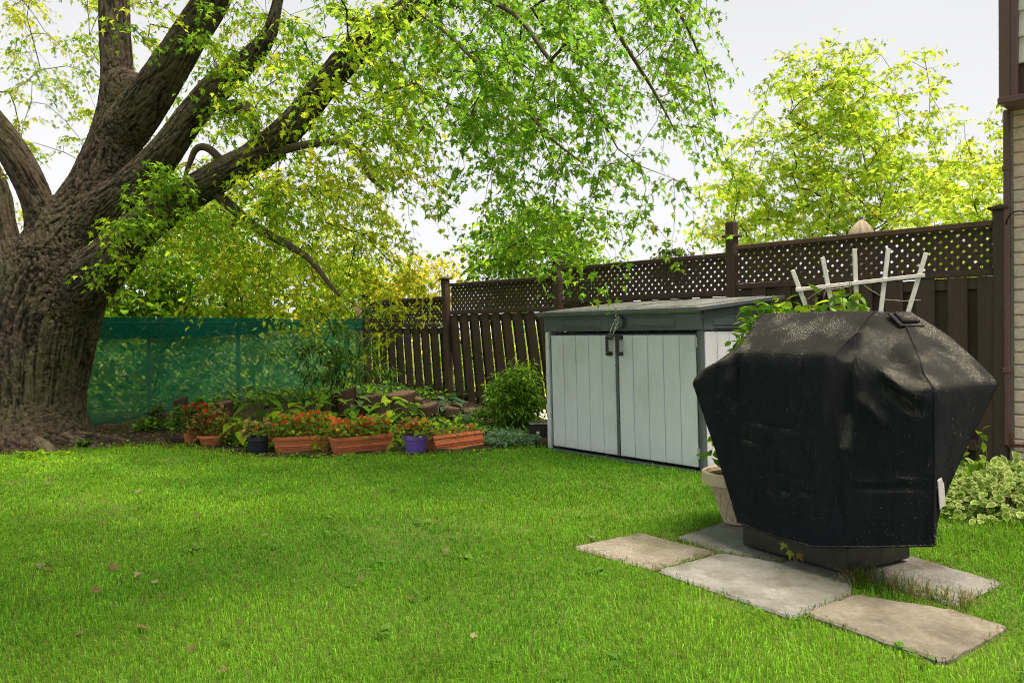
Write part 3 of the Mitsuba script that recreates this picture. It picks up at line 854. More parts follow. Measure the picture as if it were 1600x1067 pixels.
put(COVER, 'vent_flap', W(mikit.ply(cat(cbox(.10, .17, .010, .004, (0, 0, .012)), cbox(.075, .12, .022, .008, (-.005, 0, .022))), 'cover_cloth'), BB @ frame((.432, .055, 1.205), unit((.75, -.1, -.66)), unit((.1, .995, 0)), unit((.66, -.05, .75)))),
    label='raised air vent near the top right')
put(COVER, 'tab', W(mikit.ply(cbox(.005, .085, .125, .002), 'grey_tab'), BB @ frame((.800, -.255, .475), unit((.95, .3, 0)), unit((-.3, .95, .12)), (0, -.12, 1))), label='grey hook-and-loop tab on the right edge')

# ------------------------------------------------------------------ plants: branching skeletons, leaves
class Skeleton:
    def __init__(self, seeds, parents):
        self.p = [np.asarray(s, float) for s in seeds]
        self.par = list(parents)
        self.nseed = len(self.p)

    def grow(self, targets, rng, step=.3, wander=.10, up_bias=1.0, sag=0.0, arc=0.25):
        tg = np.asarray(targets, float)
        P0_ = np.array(self.p)
        d0 = np.min(np.linalg.norm(tg[:, None] - P0_[None], axis=2), 1)
        ends = np.empty(len(tg), int)
        arr = np.zeros((len(self.p) + len(tg) * 14, 3)); n = len(self.p); arr[:n] = P0_
        for i in np.argsort(d0):
            t = tg[i]
            dv = t - arr[:n]
            d = np.linalg.norm(dv, axis=1)
            k = int(np.argmin(d + up_bias * np.maximum(0, -dv[:, 2] + .15)))
            a = arr[k]
            m = int(min(10, max(1, round(np.linalg.norm(t - a) / step))))
            L = np.linalg.norm(t - a)
            bow = V3(0, 0, arc * L) + rng.normal(0, .08 * L, 3)
            last = k
            for j in range(1, m + 1):
                u = j / m
                q = a * (1 - u) + t * u + bow * (4 * u * (1 - u)) * .5 + (rng.normal(0, wander * step, 3) if j < m else 0)
                arr[n] = q; self.p.append(q.copy()); self.par.append(last); last = n; n += 1
            ends[i] = last
        return ends

    def radii(self, r0=.004, e=2.2):
        n = len(self.p)
        acc = np.zeros(n); kids = [[] for _ in range(n)]
        for i, q in enumerate(self.par):
            if q >= 0: kids[q].append(i)
        for i in range(n - 1, -1, -1):
            if acc[i] == 0: acc[i] = r0 ** e
            if self.par[i] >= 0: acc[self.par[i]] += acc[i]
        # internal growth: a passing node carries only its children
        return acc ** (1 / e), kids

    def tubes(self, r0=.004, rmax=1.0, e=2.2, sides=5, skip_seeds=False):
        r, kids = self.radii(r0, e)
        out = []
        starts = [(i, None) for i, q in enumerate(self.par) if q < 0]
        stack = list(starts)
        while stack:
            i, frm = stack.pop()
            ch = [] if frm is None else [frm]
            cur = i
            while True:
                ch.append(cur)
                ks = sorted(kids[cur], key=lambda k: -r[k])
                for k in ks[1:]: stack.append((k, cur))
                if not ks: break
                cur = ks[0]
            if skip_seeds: 
                c0 = [c for c in ch if c >= self.nseed]
                if not c0: continue
                k0 = ch.index(c0[0])
                ch = ch[max(0, k0 - 1):]
            if len(ch) < 2: continue
            P = np.array([self.p[c] for c in ch])
            R = np.minimum(np.array([r[c] for c in ch]), rmax)
            if frm is not None or skip_seeds: R[0] = min(R[0], R[1] * 1.15)
            if len(P) > 2: R[-1] *= .6
            out.append(tube(P, R, sides if R.max() < .04 else sides + 4, False))
        return cat(out)


def sprays(rng, ends, n_twig, length, spacing, size, droop, dirs=None, up=(0, 0, 1), spread=1.0):
    """Leafy twigs at the branch ends: (twig tubes, leaf positions, tip directions, size, index of its end)."""
    tw, pos, tip, sz, who = [], [], [], [], []
    for i, e in enumerate(ends):
        for _ in range(n_twig if np.isscalar(n_twig) else n_twig[i]):
            d = rng.normal(0, 1, 3) * V3(1, 1, .55) * spread
            if dirs is not None: d = d + dirs[i]
            d = d / np.linalg.norm(d)
            L = length * rng.uniform(.6, 1.3)
            m = max(2, int(L / spacing))
            u = np.linspace(0.12, 1, m)
            P = e + d * (u * L)[:, None] + V3(0, 0, -droop * L) * (u ** 2)[:, None] + rng.normal(0, .012, (m, 3))
            tw.append((np.vstack([e, P])))
            t = np.gradient(P, axis=0) if m > 1 else d[None]
            t /= np.linalg.norm(t, axis=1, keepdims=True)
            side = np.cross(t, V3(0, 0, 1)); side /= np.linalg.norm(side, axis=1, keepdims=True) + 1e-6
            for sgn in (1, -1):
                pos.append(P + rng.normal(0, .02, P.shape) + side * sgn * .035)
                tip.append(side * sgn * .75 + t * .5 + V3(0, 0, -.45))
                sz.append(size * rng.uniform(.6, 1.2, m)); who.append(np.full(m, i))
    return tw, np.vstack(pos), np.vstack(tip), np.concatenate(sz), np.concatenate(who)


def palette(rng, n, cols, w=None, var=.18):
    c = np.array(cols)[rng.choice(len(cols), n, p=w)]
    return c * np.exp(rng.normal(0, var, (n, 1)))


def bark_color(m, base=(.085, .066, .050), seed=0):
    v = m.vertices
    f = meshkit.fbm(v * 14, 3, seed)[:, None]
    return np.asarray(base) * (.6 + .8 * f)


def bark_ply(m, base=(.085, .066, .050)):
    return mikit.ply(m, 'painted', smooth=True, color=bark_color(m, base))


GREEN, LIME, YELLOW, OLIVE = (.165, .360, .030), (.370, .550, .036), (.600, .610, .042), (.130, .220, .030)

# ------------------------------------------------------------------ the big maple
MAP = thing('maple_tree', 'huge old maple tree with thick furrowed trunk and spreading limbs at the left', 'tree')
rm = np.random.default_rng(3)


def limb(rows, n=5):
    a = np.array([[*at(px, py, Y), r] for px, py, Y, r in rows])
    return smooth_path(a, n)


limbs = {
    'trunk': limb([(42, 770, 9.75, .84), (43, 730, 9.75, .80), (44, 702, 9.75, .73), (45, 678, 9.75, .66), (47, 650, 9.75, .605), (50, 615, 9.75, .575), (60, 540, 9.75, .600), (84, 450, 9.75, .58), (112, 380, 9.75, .48), (150, 310, 9.75, .36), (176, 240, 9.75, .31), (190, 180, 9.75, .27), (194, 140, 9.75, .25)]),
    'B1': limb([(190, 170, 9.75, .25), (184, 120, 9.8, .19), (180, 60, 9.85, .175), (178, 0, 9.9, .17), (176, -120, 9.95, .15), (178, -300, 10, .11)]),
    'B2': limb([(196, 200, 9.7, .28), (228, 160, 9.6, .245), (265, 105, 9.5, .215), (300, 50, 9.4, .195), (335, -5, 9.3, .18), (395, -110, 9.1, .14), (450, -240, 8.8, .10)]),
    'A': limb([(78, 450, 9.7, .40), (76, 380, 9.65, .27), (62, 325, 9.55, .18), (32, 258, 9.5, .17), (-8, 200, 9.45, .165), (-80, 120, 9.4, .18), (-200, -40, 9.3, .13)]),
    'A2': limb([(40, 470, 10.2, .38), (18, 420, 10.4, .24), (6, 360, 10.5, .16), (-8, 290, 10.6, .15), (-60, 170, 10.8, .12)]),
    'C': limb([(150, 345, 9.65, .32), (205, 296, 9.45, .23), (258, 238, 9.3, .180), (300, 180, 9.25, .160), (345, 130, 9.2, .160), (390, 92, 9.15, .120), (418, 58, 9.1, .085), (430, 20, 9.05, .06), (445, -50, 9, .045)]),
    'D': limb([(120, 455, 9.6, .34), (172, 405, 9.35, .26), (226, 352, 9.1, .205), (290, 308, 8.9, .180), (345, 275, 8.75, .165), (410, 238, 8.55, .160), (462, 190, 8.35, .145), (510, 130, 8.15, .132), (560, 75, 8.0, .135), (620, 28, 7.85, .115), (700, -25, 7.65, .095), (830, -110, 7.3, .06)]),
}
root_px = [((84, 686), (160, 701), .12, .05), ((98, 683), (250, 693), .10, .035), ((50, 692), (88, 710), .12, .06), ((0, 688), (-20, 713), .14, .07), ((-20, 684), (-120, 706), .16, .07)]
for i, (a, b, r1, r2) in enumerate(root_px):
    A = at(a[0], a[1], 9.65); B = gnd(*b); B[2] = -.03
    mid = A * .5 + B * .5; mid[2] = A[2] * .22
    limbs[f'root{i}'] = smooth_path(np.array([[*A, r1], [*mid, r1 * .7], [*B, r2], [*(B + (B - mid) * .9 - V3(0, 0, .05)), r2 * .4]]), 4)
solids, bones, bone_s = [], [], []
sph = lambda c, r: np.asarray(c) + r * SPH
SPH = np.array(trimesh.creation.icosphere(2).vertices)
for nm, L in limbs.items():
    run = 0.0
    for a, b in zip(L[:-1], L[1:]):
        bone_s.append(run + np.linalg.norm(b[:3] - a[:3]) / 2); run += np.linalg.norm(b[:3] - a[:3])
        solids.append(m3.Manifold.hull_points(np.vstack([sph(a[:3], a[3]), sph(b[:3], b[3])])))
        bones.append((a[:3], b[:3], (a[3] + b[3]) / 2))
tm = m3.Manifold.batch_boolean(solids, m3.OpType.Add).refine_to_length(.034).to_mesh()
tm = trimesh.Trimesh(np.array(tm.vert_properties[:, :3]), np.array(tm.tri_verts), process=True)
trimesh.smoothing.filter_taubin(tm, lamb=.5, nu=.51, iterations=40)
tm = tm.subdivide()
bv = np.asarray(tm.vertices, float)
mid = np.array([(a + b) / 2 for a, b, r in bones]); bdir = np.array([unit(b - a) for a, b, r in bones]); brad = np.array([r for _, _, r in bones])
bdir = np.where(bdir[:, 2:] < -.2, -bdir, bdir)
from scipy.spatial import cKDTree
kd_d, kd_i = cKDTree(mid).query(bv, 10)
w10 = np.exp(-((kd_d / (brad[kd_i] + .10)) ** 2) * 3.2) + 1e-12
ax = (w10[..., None] * bdir[kd_i]).sum(1); coh = np.linalg.norm(ax, axis=1) / w10.sum(1); ax /= np.linalg.norm(ax, axis=1, keepdims=True)
rad = (w10 * brad[kd_i]).sum(1) / w10.sum(1)
wk10 = w10 / w10.sum(1, keepdims=True)
rel = bv[:, None] - mid[kd_i]
al = (rel * bdir[kd_i]).sum(2)
perp = ((rel - bdir[kd_i] * al[..., None]) * wk10[..., None]).sum(1)
along = ((al + np.array(bone_s)[kd_i]) * wk10).sum(1)
q2 = perp + V3(.055, .05, .06) * along[:, None] + .014 * (np.stack([meshkit.fbm(bv * 5, 2, s) for s in (1, 2, 3)], 1) - .5)
n1 = meshkit.fbm(q2 * 26, 2, 3); n2 = meshkit.fbm(q2 * 58, 2, 7); n3 = meshkit.fbm(bv * 26, 2, 13)
ridge = np.clip(np.abs(n1 - .5) / .10, 0, 1) ** .8
ridge2 = np.clip(np.abs(n2 - .5) / .12, 0, 1) * (.7 + .6 * n3)
amp = np.clip(rad / .5, .25, 1) * np.clip((bv[:, 2] - .05) / .8, .3, 1) * np.clip((coh - .90) / .085, .30, 1)
nrm = np.asarray(tm.vertex_normals)
lump = meshkit.fbm(bv * 2.3, 3, 9) - .5
tm.vertices = bv + nrm * (amp * (.036 * (ridge - .8) + .012 * (ridge2 - .7) + .035 * lump))[:, None]
tone = np.clip(-.28 + .72 * ridge + .40 * ridge2 + 1.0 * (n3 - .5), 0, 1)[:, None]
bc = V3(.010, .0078, .0065) * (1 - tone) + V3(.112, .086, .072) * tone
moss = np.clip(2.2 * meshkit.fbm(bv * 1.6, 3, 4) - .8, 0, 1)[:, None] * .55
bc = bc * (1 - moss) + V3(.080, .085, .042) * moss * (.5 + tone)
put(MAP, 'trunk', mikit.ply(tm, 'bark', smooth=True, color=bc))

# leaf density by picture area: rows of 60 px, columns of 80 px, read from the photograph
GRID = ["553346898974850", "552356788845630", "441254788864320", "441146786764220", "330356772552100", "124589961142000", "004489940021000", "000125750000000", "000000220000000"]
targets, tcol, tsize, tdir = [], [], [], []
for r, row in enumerate(GRID):
    for c, ch in enumerate(row):
        for _ in range(int(round(int(ch) * .98))):
            px, py = c * 80 + rm.uniform(0, 80), r * 60 + rm.uniform(0, 60) - (26 if c > 7 else 8)
            if px < 215 and r < 6: Y = rm.uniform(10.6, 13.5)
            elif px < 420: Y = rm.choice([rm.uniform(10.2, 12.5), rm.uniform(8.0, 9.0)], p=[.72, .28]) if r < 5 else rm.uniform(8.2, 11)
            elif px < 700: Y = rm.uniform(6.6, 10.5) if r < 5 else rm.uniform(8.2, 11.5)
            else: Y = rm.uniform(5.9, 8.8) + (px > 900) * .8
            p = at(px, py, Y)
            targets.append(p)
            yl = np.clip(.17 + .10 * (px < 700) + .34 * (r >= 4) * (420 < px < 660) + .35 * (px < 420) + .55 * (meshkit.fbm(p[None] * .8, 2)[0] - .5) * 2 - .2 * (px > 660), 0, .9)
            tcol.append(yl)
# sprigs hanging in front of the trunk
for px, py, Y, n in [(225, 300, 8.5, 5), (205, 345, 8.4, 4), (255, 275, 8.5, 4), (300, 335, 8.3, 4), (185, 395, 8.6, 2), (330, 165, 8.6, 3), (345, 95, 8.6, 2), (360, 60, 8.6, 3), (420, 300, 8.0, 4), (205, 20, 9.2, 1), (1035, 285, 6.9, 1), (1000, 330, 6.6, 1), (935, 262, 6.5, 1), (310, 5, 8.8, 2)]:
    for _ in range(n):
        targets.append(at(px + rm.normal(0, 16), py + rm.normal(0, 14), Y + rm.normal(0, .2))); tcol.append(.12)
n_view = len(targets)
# the rest of the crown, above the picture
while len(targets) < n_view + 230:
    p = V3(-5.2, 8.6, 7.0) + rm.normal(0, 1, 3) * V3(3.0, 2.6, 1.4)
    if p[2] > 1.45 + .43 * p[1]: targets.append(p); tcol.append(.3)
while len(targets) < n_view + 430:
    p = V3(-2.4, 3.0, 4.7) + rm.normal(0, 1, 3) * V3(2.1, 1.3, .6)
    if p[2] > 1.55 + .43 * p[1] and p[1] > 1.0: targets.append(p); tcol.append(.3)
targets = np.array(targets); tcol = np.array(tcol)
seeds, par = [], []
for nm in ('trunk', 'B1', 'B2', 'A', 'A2', 'C', 'D'):
    L = limbs[nm]
    for k, row in enumerate(L[(8 if nm == 'trunk' else 4):]):
        seeds.append(row[:3]); par.append(-1 if k == 0 else len(seeds) - 2)
branch_rows = {
    'branch': [(415, 246, 8.5, .05), (460, 230, 8.3, .042), (525, 222, 8.1, .036), (562, 240, 8.0, .03), (572, 270, 7.9, .024), (600, 297, 7.8, .016)],
    'branch_1': [(345, 172, 9.2, .085), (375, 166, 9.2, .08), (392, 178, 9.2, .07), (398, 205, 9.2, .062), (410, 222, 9.25, .03)],
    'branch_2': [(360, 270, 8.8, .05), (330, 235, 8.8, .042), (308, 232, 8.8, .036), (296, 256, 8.8, .028), (288, 280, 8.8, .018)],
    'branch_3': [(335, 300, 8.8, .06), (395, 352, 8.7, .05), (440, 378, 8.6, .043), (480, 402, 8.5, .033), (512, 440, 8.4, .024), (530, 462, 8.3, .014)],
    'branch_4': [(640, 10, 7.8, 0.025), (690, 45, 7.2, 0.021), (735, 88, 6.9, 0.017), (800, 150, 6.6, 0.014), (860, 215, 6.5, 0.010), (910, 255, 6.4, 0.006)],
    'branch_5': [(700, -25, 7.6, 0.029), (800, 20, 7.1, 0.023), (860, 95, 6.9, 0.017), (925, 165, 6.8, 0.013), (965, 232, 6.7, 0.006)],
    'branch_6': [(830, -110, 7.3, 0.029), (920, -30, 7.4, 0.025), (970, 60, 7.5, 0.019), (1020, 140, 7.6, 0.013), (1055, 205, 7.6, 0.006)],
    'branch_7': [(830, -110, 7.3, 0.025), (980, -60, 7.6, 0.021), (1060, 20, 7.8, 0.015), (1100, 110, 7.9, 0.008), (1118, 190, 7.9, 0.005)],
}
for nm, rows in branch_rows.items():
    L = limb(rows, 5)
    put(MAP, 'branch', bark_ply(tube(L[:, :3], L[:, 3], 9)))
    k0 = len(seeds)
    for k, row in enumerate(L[2:]):
        seeds.append(row[:3]); par.append(-1 if k == 0 else len(seeds) - 2)
sk = Skeleton(seeds, par)
ends = sk.grow(targets, rm, .28, .12, up_bias=-.25, arc=.22)
bt = sk.tubes(.0032, .06, 2.35, 4, skip_seeds=True)
ntw = np.where(np.arange(len(targets)) < n_view, rm.integers(2, 4, len(targets)), 3)
outw = unit(V3(.75, -.45, -.35))
tw, lp, lt, ls, lw = sprays(rm, [sk.p[e] for e in ends], ntw + 1, .42, .046, .070, .55, dirs=np.tile(outw * .7, (len(targets), 1)))
twt = cat([tube(p, np.linspace(.0035, .0012, len(p)), 3, False) for p in tw])
put(MAP, 'branches', bark_ply(cat(bt, twt), (.055, .042, .032)), kind='stuff')
big = lw >= n_view
ls = np.where(big, ls * 1.9, ls)
keep = (~big) | (rm.random(len(big)) < .6)
lp, lt, ls, lw, big = lp[keep], lt[keep], ls[keep], lw[keep], big[keep]
fr = leaf_frames(rm, lt, np.tile([0, 0, 1.0], (len(lt), 1)), .42)
y = np.clip(tcol[lw] + rm.normal(0, .22, len(lw)), 0, 1)[:, None]
lc = np.where(y < .45, np.array(GREEN) * (1 - y / .45) + np.array(LIME) * (y / .45), np.array(LIME) * (1 - (y - .45) / .55) + np.array(YELLOW) * ((y - .45) / .55))
lc = lc * np.exp(rm.normal(0, .16, (len(lw), 1)))
red = rm.random(len(lw)) < .0015
lc[red] = (.20, .06, .03)


def picture_xy(p):
    r = p - CAM
    d = r @ FWD
    return 800 + FOC * (r @ RIGHT) / d, 533.5 - FOC * (r @ UP) / d, d


def leaf_parts(parent, name, template, bsdf, pos, frames, size, color, n, rng, tones=5):
    """The n copies that show largest as parts of their own; returns the mask of the others."""
    px, py, d = picture_xy(pos)
    s = size if np.ndim(size) == 1 else size.max(1)
    vis = (px > 5) & (px < 1595) & (py > 5) & (py < 1060) & (d > 0)
    order = np.argsort(np.where(vis, -s / d, 1e9))[:n]
    order = order[vis[order]]
    reps = np.array_split(order[np.argsort(color[order].sum(1))], tones)
    for rset in reps:
        if not len(rset): continue
        c = np.median(color[rset], 0)
        tc = np.tile(c, (len(template[0]), 1)) * (template[2] if len(template) > 2 else 1)
        base = mikit.ply((template[0], template[1]), bsdf, color=tc)
        for i in rset:
            sc = size[i] if np.ndim(size) == 1 else np.asarray(size[i])
            m = frame(pos[i], *(frames[i] * sc).T)
            put(parent, name, W(base, m))
    mask = np.ones(len(pos), bool); mask[order] = False
    return mask


ls = ls[:, None] * np.column_stack([rm.uniform(.72, 1.1, len(ls)), np.ones(len(ls)), rm.uniform(-.4, 2.4, len(ls))])
rest = leaf_parts(MAP, 'leaf', MAPLE, 'leaf', lp, fr, ls, lc, 280, rm)
put(MAP, 'crown', cloud_ply(merge(MAPLE, lp[rest], fr[rest], ls[rest], lc[rest]), 'leaf'), kind='stuff')


# ------------------------------------------------------------------ trees and shrubs beyond the fences
def bush(name, label, kind_, base, crown, n, rng, leaf=OVAL4, size=.09, cols=(GREEN, LIME, YELLOW), w=None, stems=3, length=.4, spacing=.08, twigs=3, droop=.1, bias=1.2, gap=.45, group=None,
         spread_base=.15, r0=.0035, arc=.05, trunk_h=.3, bsdf='leaf', var=.2, shell=.35, gscale=.8, taper=0.0):
    """A woody plant: stems from the ground at base, a crown filling the ellipsoid (centre, radii) with noise gaps."""
    k = thing(name, label, kind_, group)
    c, rr = np.asarray(crown[0], float), np.asarray(crown[1], float)
    tg = []
    for _ in range(60000):
        if len(tg) >= n: break
        u = rng.normal(0, 1, 3); u = u / np.linalg.norm(u) * rng.uniform(shell, 1) ** .6
        if taper and abs(u[2]) < 1: 
            f = 1 - taper * (u[2] * .5 + .5); u = u * V3(f, f, 1)
        p = c + u * rr
        if p[2] < .12: continue
        if meshkit.fbm((p * gscale)[None], 2, 31 + n)[0] < gap * .9 - .1 * rng.random(): continue
        tg.append(p)
    seeds, par = [], []
    b = np.asarray(base, float)
    for s in range(stems):
        o = rng.normal(0, spread_base, 3) * V3(1, 1, 0)
        lean = (c - b) * trunk_h + o * 1.5 + rng.normal(0, .12, 3) * rr * V3(1, 1, 0)
        for j in range(4):
            seeds.append(b + o + lean * j / 3); par.append(-1 if j == 0 else len(seeds) - 2)
    sk = Skeleton(seeds, par)
    e = sk.grow(tg, rng, .35, .12, up_bias=bias, arc=arc)
    tw, lp, lt, ls, lw = sprays(rng, [sk.p[i] for i in e], twigs, length, spacing, size, droop)
    put(k, 'stem', bark_ply(cat(sk.tubes(r0, .3, 2.25, 5), cat([tube(p, np.linspace(.003, .0012, len(p)), 3, False) for p in tw])), (.060, .048, .038)), kind='stuff' if stems > 1 else None)
    fr = leaf_frames(rng, lt, np.tile([0, 0, 1.0], (len(lt), 1)), .5)
    tone = np.exp(rng.normal(0, .14, len(tg)))[lw][:, None]
    lc = palette(rng, len(lp), cols, w, var) * tone
    put(k, 'crown', cloud_ply(merge(leaf, lp, fr, ls, lc), bsdf), kind='stuff')
    return k


def ab(px, py, Y):
    p = at(px, py, Y); p[2] = 0
    return p


def crown_at(px, py, Y, rx, rz, ry=None):
    s = Y / FOC
    return at(px, py, Y), (rx * s, (ry or rx) * s * .9, rz * s)


rt = np.random.default_rng(17)
PALE, GOLD = (.58, .74, .10), (.76, .68, .10)
bush('yellow_maple', 'bright yellow-green tree behind the fence in front of the brick house', 'tree', ab(1322, 500, 15), crown_at(1325, 265, 15, 235, 222, 150), 440, rt, MAPLE, .105,
     (LIME, PALE, YELLOW, GOLD), (.46, .42, .10, .02), 1, .42, .075, 3, .15, 1.7, .42, r0=.0045, trunk_h=.35, shell=.1, taper=.28, gscale=.7)
bush('pale_tree', 'paler tree farther back, half hidden by the house corner', 'tree', ab(1640, 500, 20), crown_at(1610, 250, 20, 150, 150, 130), 110, rt, OVAL4, .12, (LIME, PALE, YELLOW), (.4, .4, .2), 1, .5, .085, 4, .2, 1.4, .42, r0=.005, trunk_h=.4, shell=.1)
bush('low_yellow_tree', 'low yellow-green tree to the left of the tall post', 'tree', ab(1150, 500, 16.5), crown_at(1165, 340, 16.5, 75, 95, 75), 70, rt, MAPLE, .11, (LIME, PALE, GOLD), (.4, .4, .2), 1, .4, .08, 3, .15, 1.4, .4, r0=.004, shell=.1)
bush('right_hedge_tree', 'lush light green tree right behind the fence beside the house', 'tree', ab(1500, 500, 13.0), crown_at(1500, 345, 13.0, 95, 110, 95), 90, rt, MAPLE, .10, (LIME, PALE, YELLOW), (.45, .4, .15), 2, .4, .075, 3, .15, 1.4, .4, shell=.1)
bush('upright_shrub', 'tall green shrub with many thin upright stems behind the middle fence panel', 'shrub', ab(835, 500, 13.0), crown_at(840, 402, 13.0, 135, 90, 110), 230, rt, ROUND, .085, (GREEN, LIME, OLIVE), (.55, .35, .1), 12, .32, .07, 3, .12, 1.5, .12, spread_base=.55, trunk_h=.5, shell=.1)
bush('orange_shrub', 'yellow and orange shrub behind the left end of the wooden fence', 'shrub', ab(655, 500, 17.5), crown_at(650, 452, 17.5, 85, 55, 70), 90, rt, OVAL4, .11, (GOLD, YELLOW, LIME, (.36, .17, .04)), (.42, .3, .2, .08), 4, .4, .08, 3, .1, 1.2, .3, shell=.1)
bush('far_tree', 'small dark tree top far behind the fence left of the tall post', 'tree', ab(1052, 500, 27), crown_at(1052, 410, 27, 34, 30), 36, rt, OVAL4, .16, (OLIVE, (.05, .06, .03)), None, 1, .4, .1, 3, 0, 1.4, .3, r0=.006)
hedge = [('fence_shrub', 'leafy shrub behind the green screen next to the maple trunk', 225, 430, 13.2, 85, 130, 100), ('fence_shrub', 'dark green shrub behind the green screen, left of the thin bare stems', 300, 440, 14.0, 85, 130, 100),
         ('fence_shrub', 'open shrub with thin bare forked stems above the green screen', 400, 420, 12.8, 75, 125, 70), ('fence_shrub', 'yellowish shrub behind the right end of the green screen', 505, 430, 14.5, 85, 120, 95),
         ('fence_shrub', 'light green shrub far behind the green screen', 340, 350, 18, 130, 150, 120), ('fence_shrub', 'shrub behind the maple trunk, low at the left edge', 40, 430, 14, 130, 150, 100),
         ('fence_shrub', 'tall yellow-green shrub above the right end of the green screen', 560, 440, 19, 100, 120, 100)]
for i, (nm, lab, px, py, Y, rx, rz, n) in enumerate(hedge):
    bush(nm, lab, 'shrub', ab(px, 500, Y), crown_at(px, py + 25, Y, rx, rz, rx), int(n * 1.25), rt, [ROUND, OVAL4][i % 2], .095 if Y < 16 else .12,
         [(GREEN, LIME, OLIVE), (GREEN, OLIVE, LIME), (GREEN, LIME, YELLOW), (LIME, YELLOW, GREEN), (LIME, PALE, GREEN), (LIME, GREEN, YELLOW), (LIME, PALE, YELLOW)][i], None, 6 if i == 2 else 4, .38, .075, 3, .12, 1.3,
         .48 if i == 2 else .36, spread_base=.3, trunk_h=.45, shell=.1)

# undergrowth behind the screen: one mass of leaves
def thicket(name, label, poly, n, zmax, size, cols, seed, leaf=ROUND):
    r_ = np.random.default_rng(seed)
    import shapely
    x0, y0, x1, y1 = poly.bounds
    p = np.column_stack([r_.uniform(x0, x1, n * 5), r_.uniform(y0, y1, n * 5), r_.random(n * 5) ** 1.3 * zmax])
    p = p[shapely.contains_xy(poly, p[:, 0], p[:, 1])]
    p = p[meshkit.fbm(p * V3(1.1, 1.1, 1.4), 3, seed) > .38 + .17 * p[:, 2] / zmax][:n]
    fr = leaf_frames(r_, r_.normal(0, 1, p.shape) * V3(1, 1, .5) - V3(0, 0, .3), np.tile(V3(0, -.3, 1), (len(p), 1)), .45)
    tone = np.exp(1.4 * (meshkit.fbm(p * 1.7, 2, seed + 1) - .5))[:, None]
    whole(name, cloud_ply(merge(leaf, p, fr, size * r_.uniform(.6, 1.3, len(p)), palette(r_, len(p), cols, None, .2) * tone), 'leaf'), label, 'undergrowth', kind='stuff')


thicket('undergrowth', 'tangled green undergrowth behind the green mesh screen', sg.Polygon([(-12, 8.6), (-7.0, 10.0), (-2.6, 13.9), (-1.5, 16), (-4, 20), (-14, 18)]), 15000, 1.75, .12, (GREEN, LIME, LIME, OLIVE), 61)
thicket('undergrowth', 'leafy undergrowth beyond the wooden fence', sg.Polygon([(-2.0, 14.6), (.4, 13.2), (4, 14), (9, 15), (9, 18), (-1, 19)]), 7000, 1.5, .12, (LIME, GREEN, YELLOW), 63)
# ------------------------------------------------------------------ lawn grass
rg = np.random.default_rng(8)
import shapely
slabs_u = shapely.unary_union([p.buffer(-.012) for p in slab_shapes])
def fpoly(M, x0, x1, y0, y1): return sg.Polygon([xf([[a, b, 0]], M)[0][:2] for a, b in ((x0, y0), (x1, y0), (x1, y1), (x0, y1))])
shed_fp = fpoly(SB, -.01, SWID + .01, -.005, SDEP)
pts, dens = [], []
strips = np.geomspace(2.2, 12.5, 26)
for ya, yb in zip(strips[:-1], strips[1:]):
    ym = (ya + yb) / 2
    n = int(41000 / ym ** 1.15 * (1.36 * ym) * (yb - ya))
    yy = rg.uniform(ya, yb, n); xx = rg.uniform(-.68, .68, n) * yy
    pts.append(np.column_stack([xx, yy]))
pts = np.vstack(pts)
ok = shapely.contains_xy(lawn_poly.buffer(.06), pts[:, 0], pts[:, 1]) & ~shapely.contains_xy(slabs_u, pts[:, 0], pts[:, 1]) & ~shapely.contains_xy(shed_fp, pts[:, 0], pts[:, 1])
sd = lambda f, s, o=3: meshkit.fbm(np.column_stack([pts * f, np.zeros(len(pts))]), o, s)
edge_d = shapely.distance(shapely.points(pts), bed_poly)
bare = np.clip((sd(2.2, 5) - .64) * 5, 0, .6) + np.clip(.5 - edge_d * 1.3, 0, .6) * np.clip(sd(5, 8) * 2 - .4, 0, 1)
ok &= rg.random(len(pts)) > bare
pts = pts[ok]
n = len(pts)
dist = np.hypot(pts[:, 0], pts[:, 1])
slab_d = shapely.distance(shapely.points(pts), slabs_u)
h = (.024 + .027 * rg.random(n) ** 1.5) * (.70 + .7 * sd(1.1, 12)) * np.clip(.35 + slab_d / .14, .35, 1)
tall = rg.random(n) < .02; h[tall] *= 1.7
wd = np.clip(0.0014 * (dist / 3) ** .85, .0016, .0048) * rg.uniform(.7, 1.3, n)
yaw = rg.uniform(0, 2 * np.pi, n); lean = rg.uniform(.1, 1.0, n) * .9
clump = 2 * np.pi * sd(2.5, 21, 2)
dx, dy = np.cos(yaw) * .6 + np.cos(clump) * .4, np.sin(yaw) * .6 + np.sin(clump) * .4
base = np.column_stack([pts, gz(pts[:, 0], pts[:, 1]) - .004])
wx, wy = -np.sin(yaw + .6), np.cos(yaw + .6)
hv = np.column_stack([wx * wd, wy * wd, 0 * wd])
mid_ = base + np.column_stack([dx * lean * h * .35, dy * lean * h * .35, h * .62])
tip_ = base + np.column_stack([dx * lean * h * 1.0, dy * lean * h * 1.0, h * (1.0 - .35 * lean)])
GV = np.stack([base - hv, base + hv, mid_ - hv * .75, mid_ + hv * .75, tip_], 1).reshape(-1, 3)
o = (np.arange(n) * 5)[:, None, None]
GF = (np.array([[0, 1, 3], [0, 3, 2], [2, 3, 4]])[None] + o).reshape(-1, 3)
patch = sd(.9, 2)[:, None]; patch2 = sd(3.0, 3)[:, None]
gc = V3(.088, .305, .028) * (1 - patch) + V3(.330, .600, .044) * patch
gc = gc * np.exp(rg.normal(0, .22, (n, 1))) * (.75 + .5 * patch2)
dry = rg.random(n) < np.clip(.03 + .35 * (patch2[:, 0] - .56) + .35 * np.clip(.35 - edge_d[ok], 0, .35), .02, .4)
gc[dry] = V3(.22, .17, .07) * np.exp(rg.normal(0, .25, (dry.sum(), 1)))
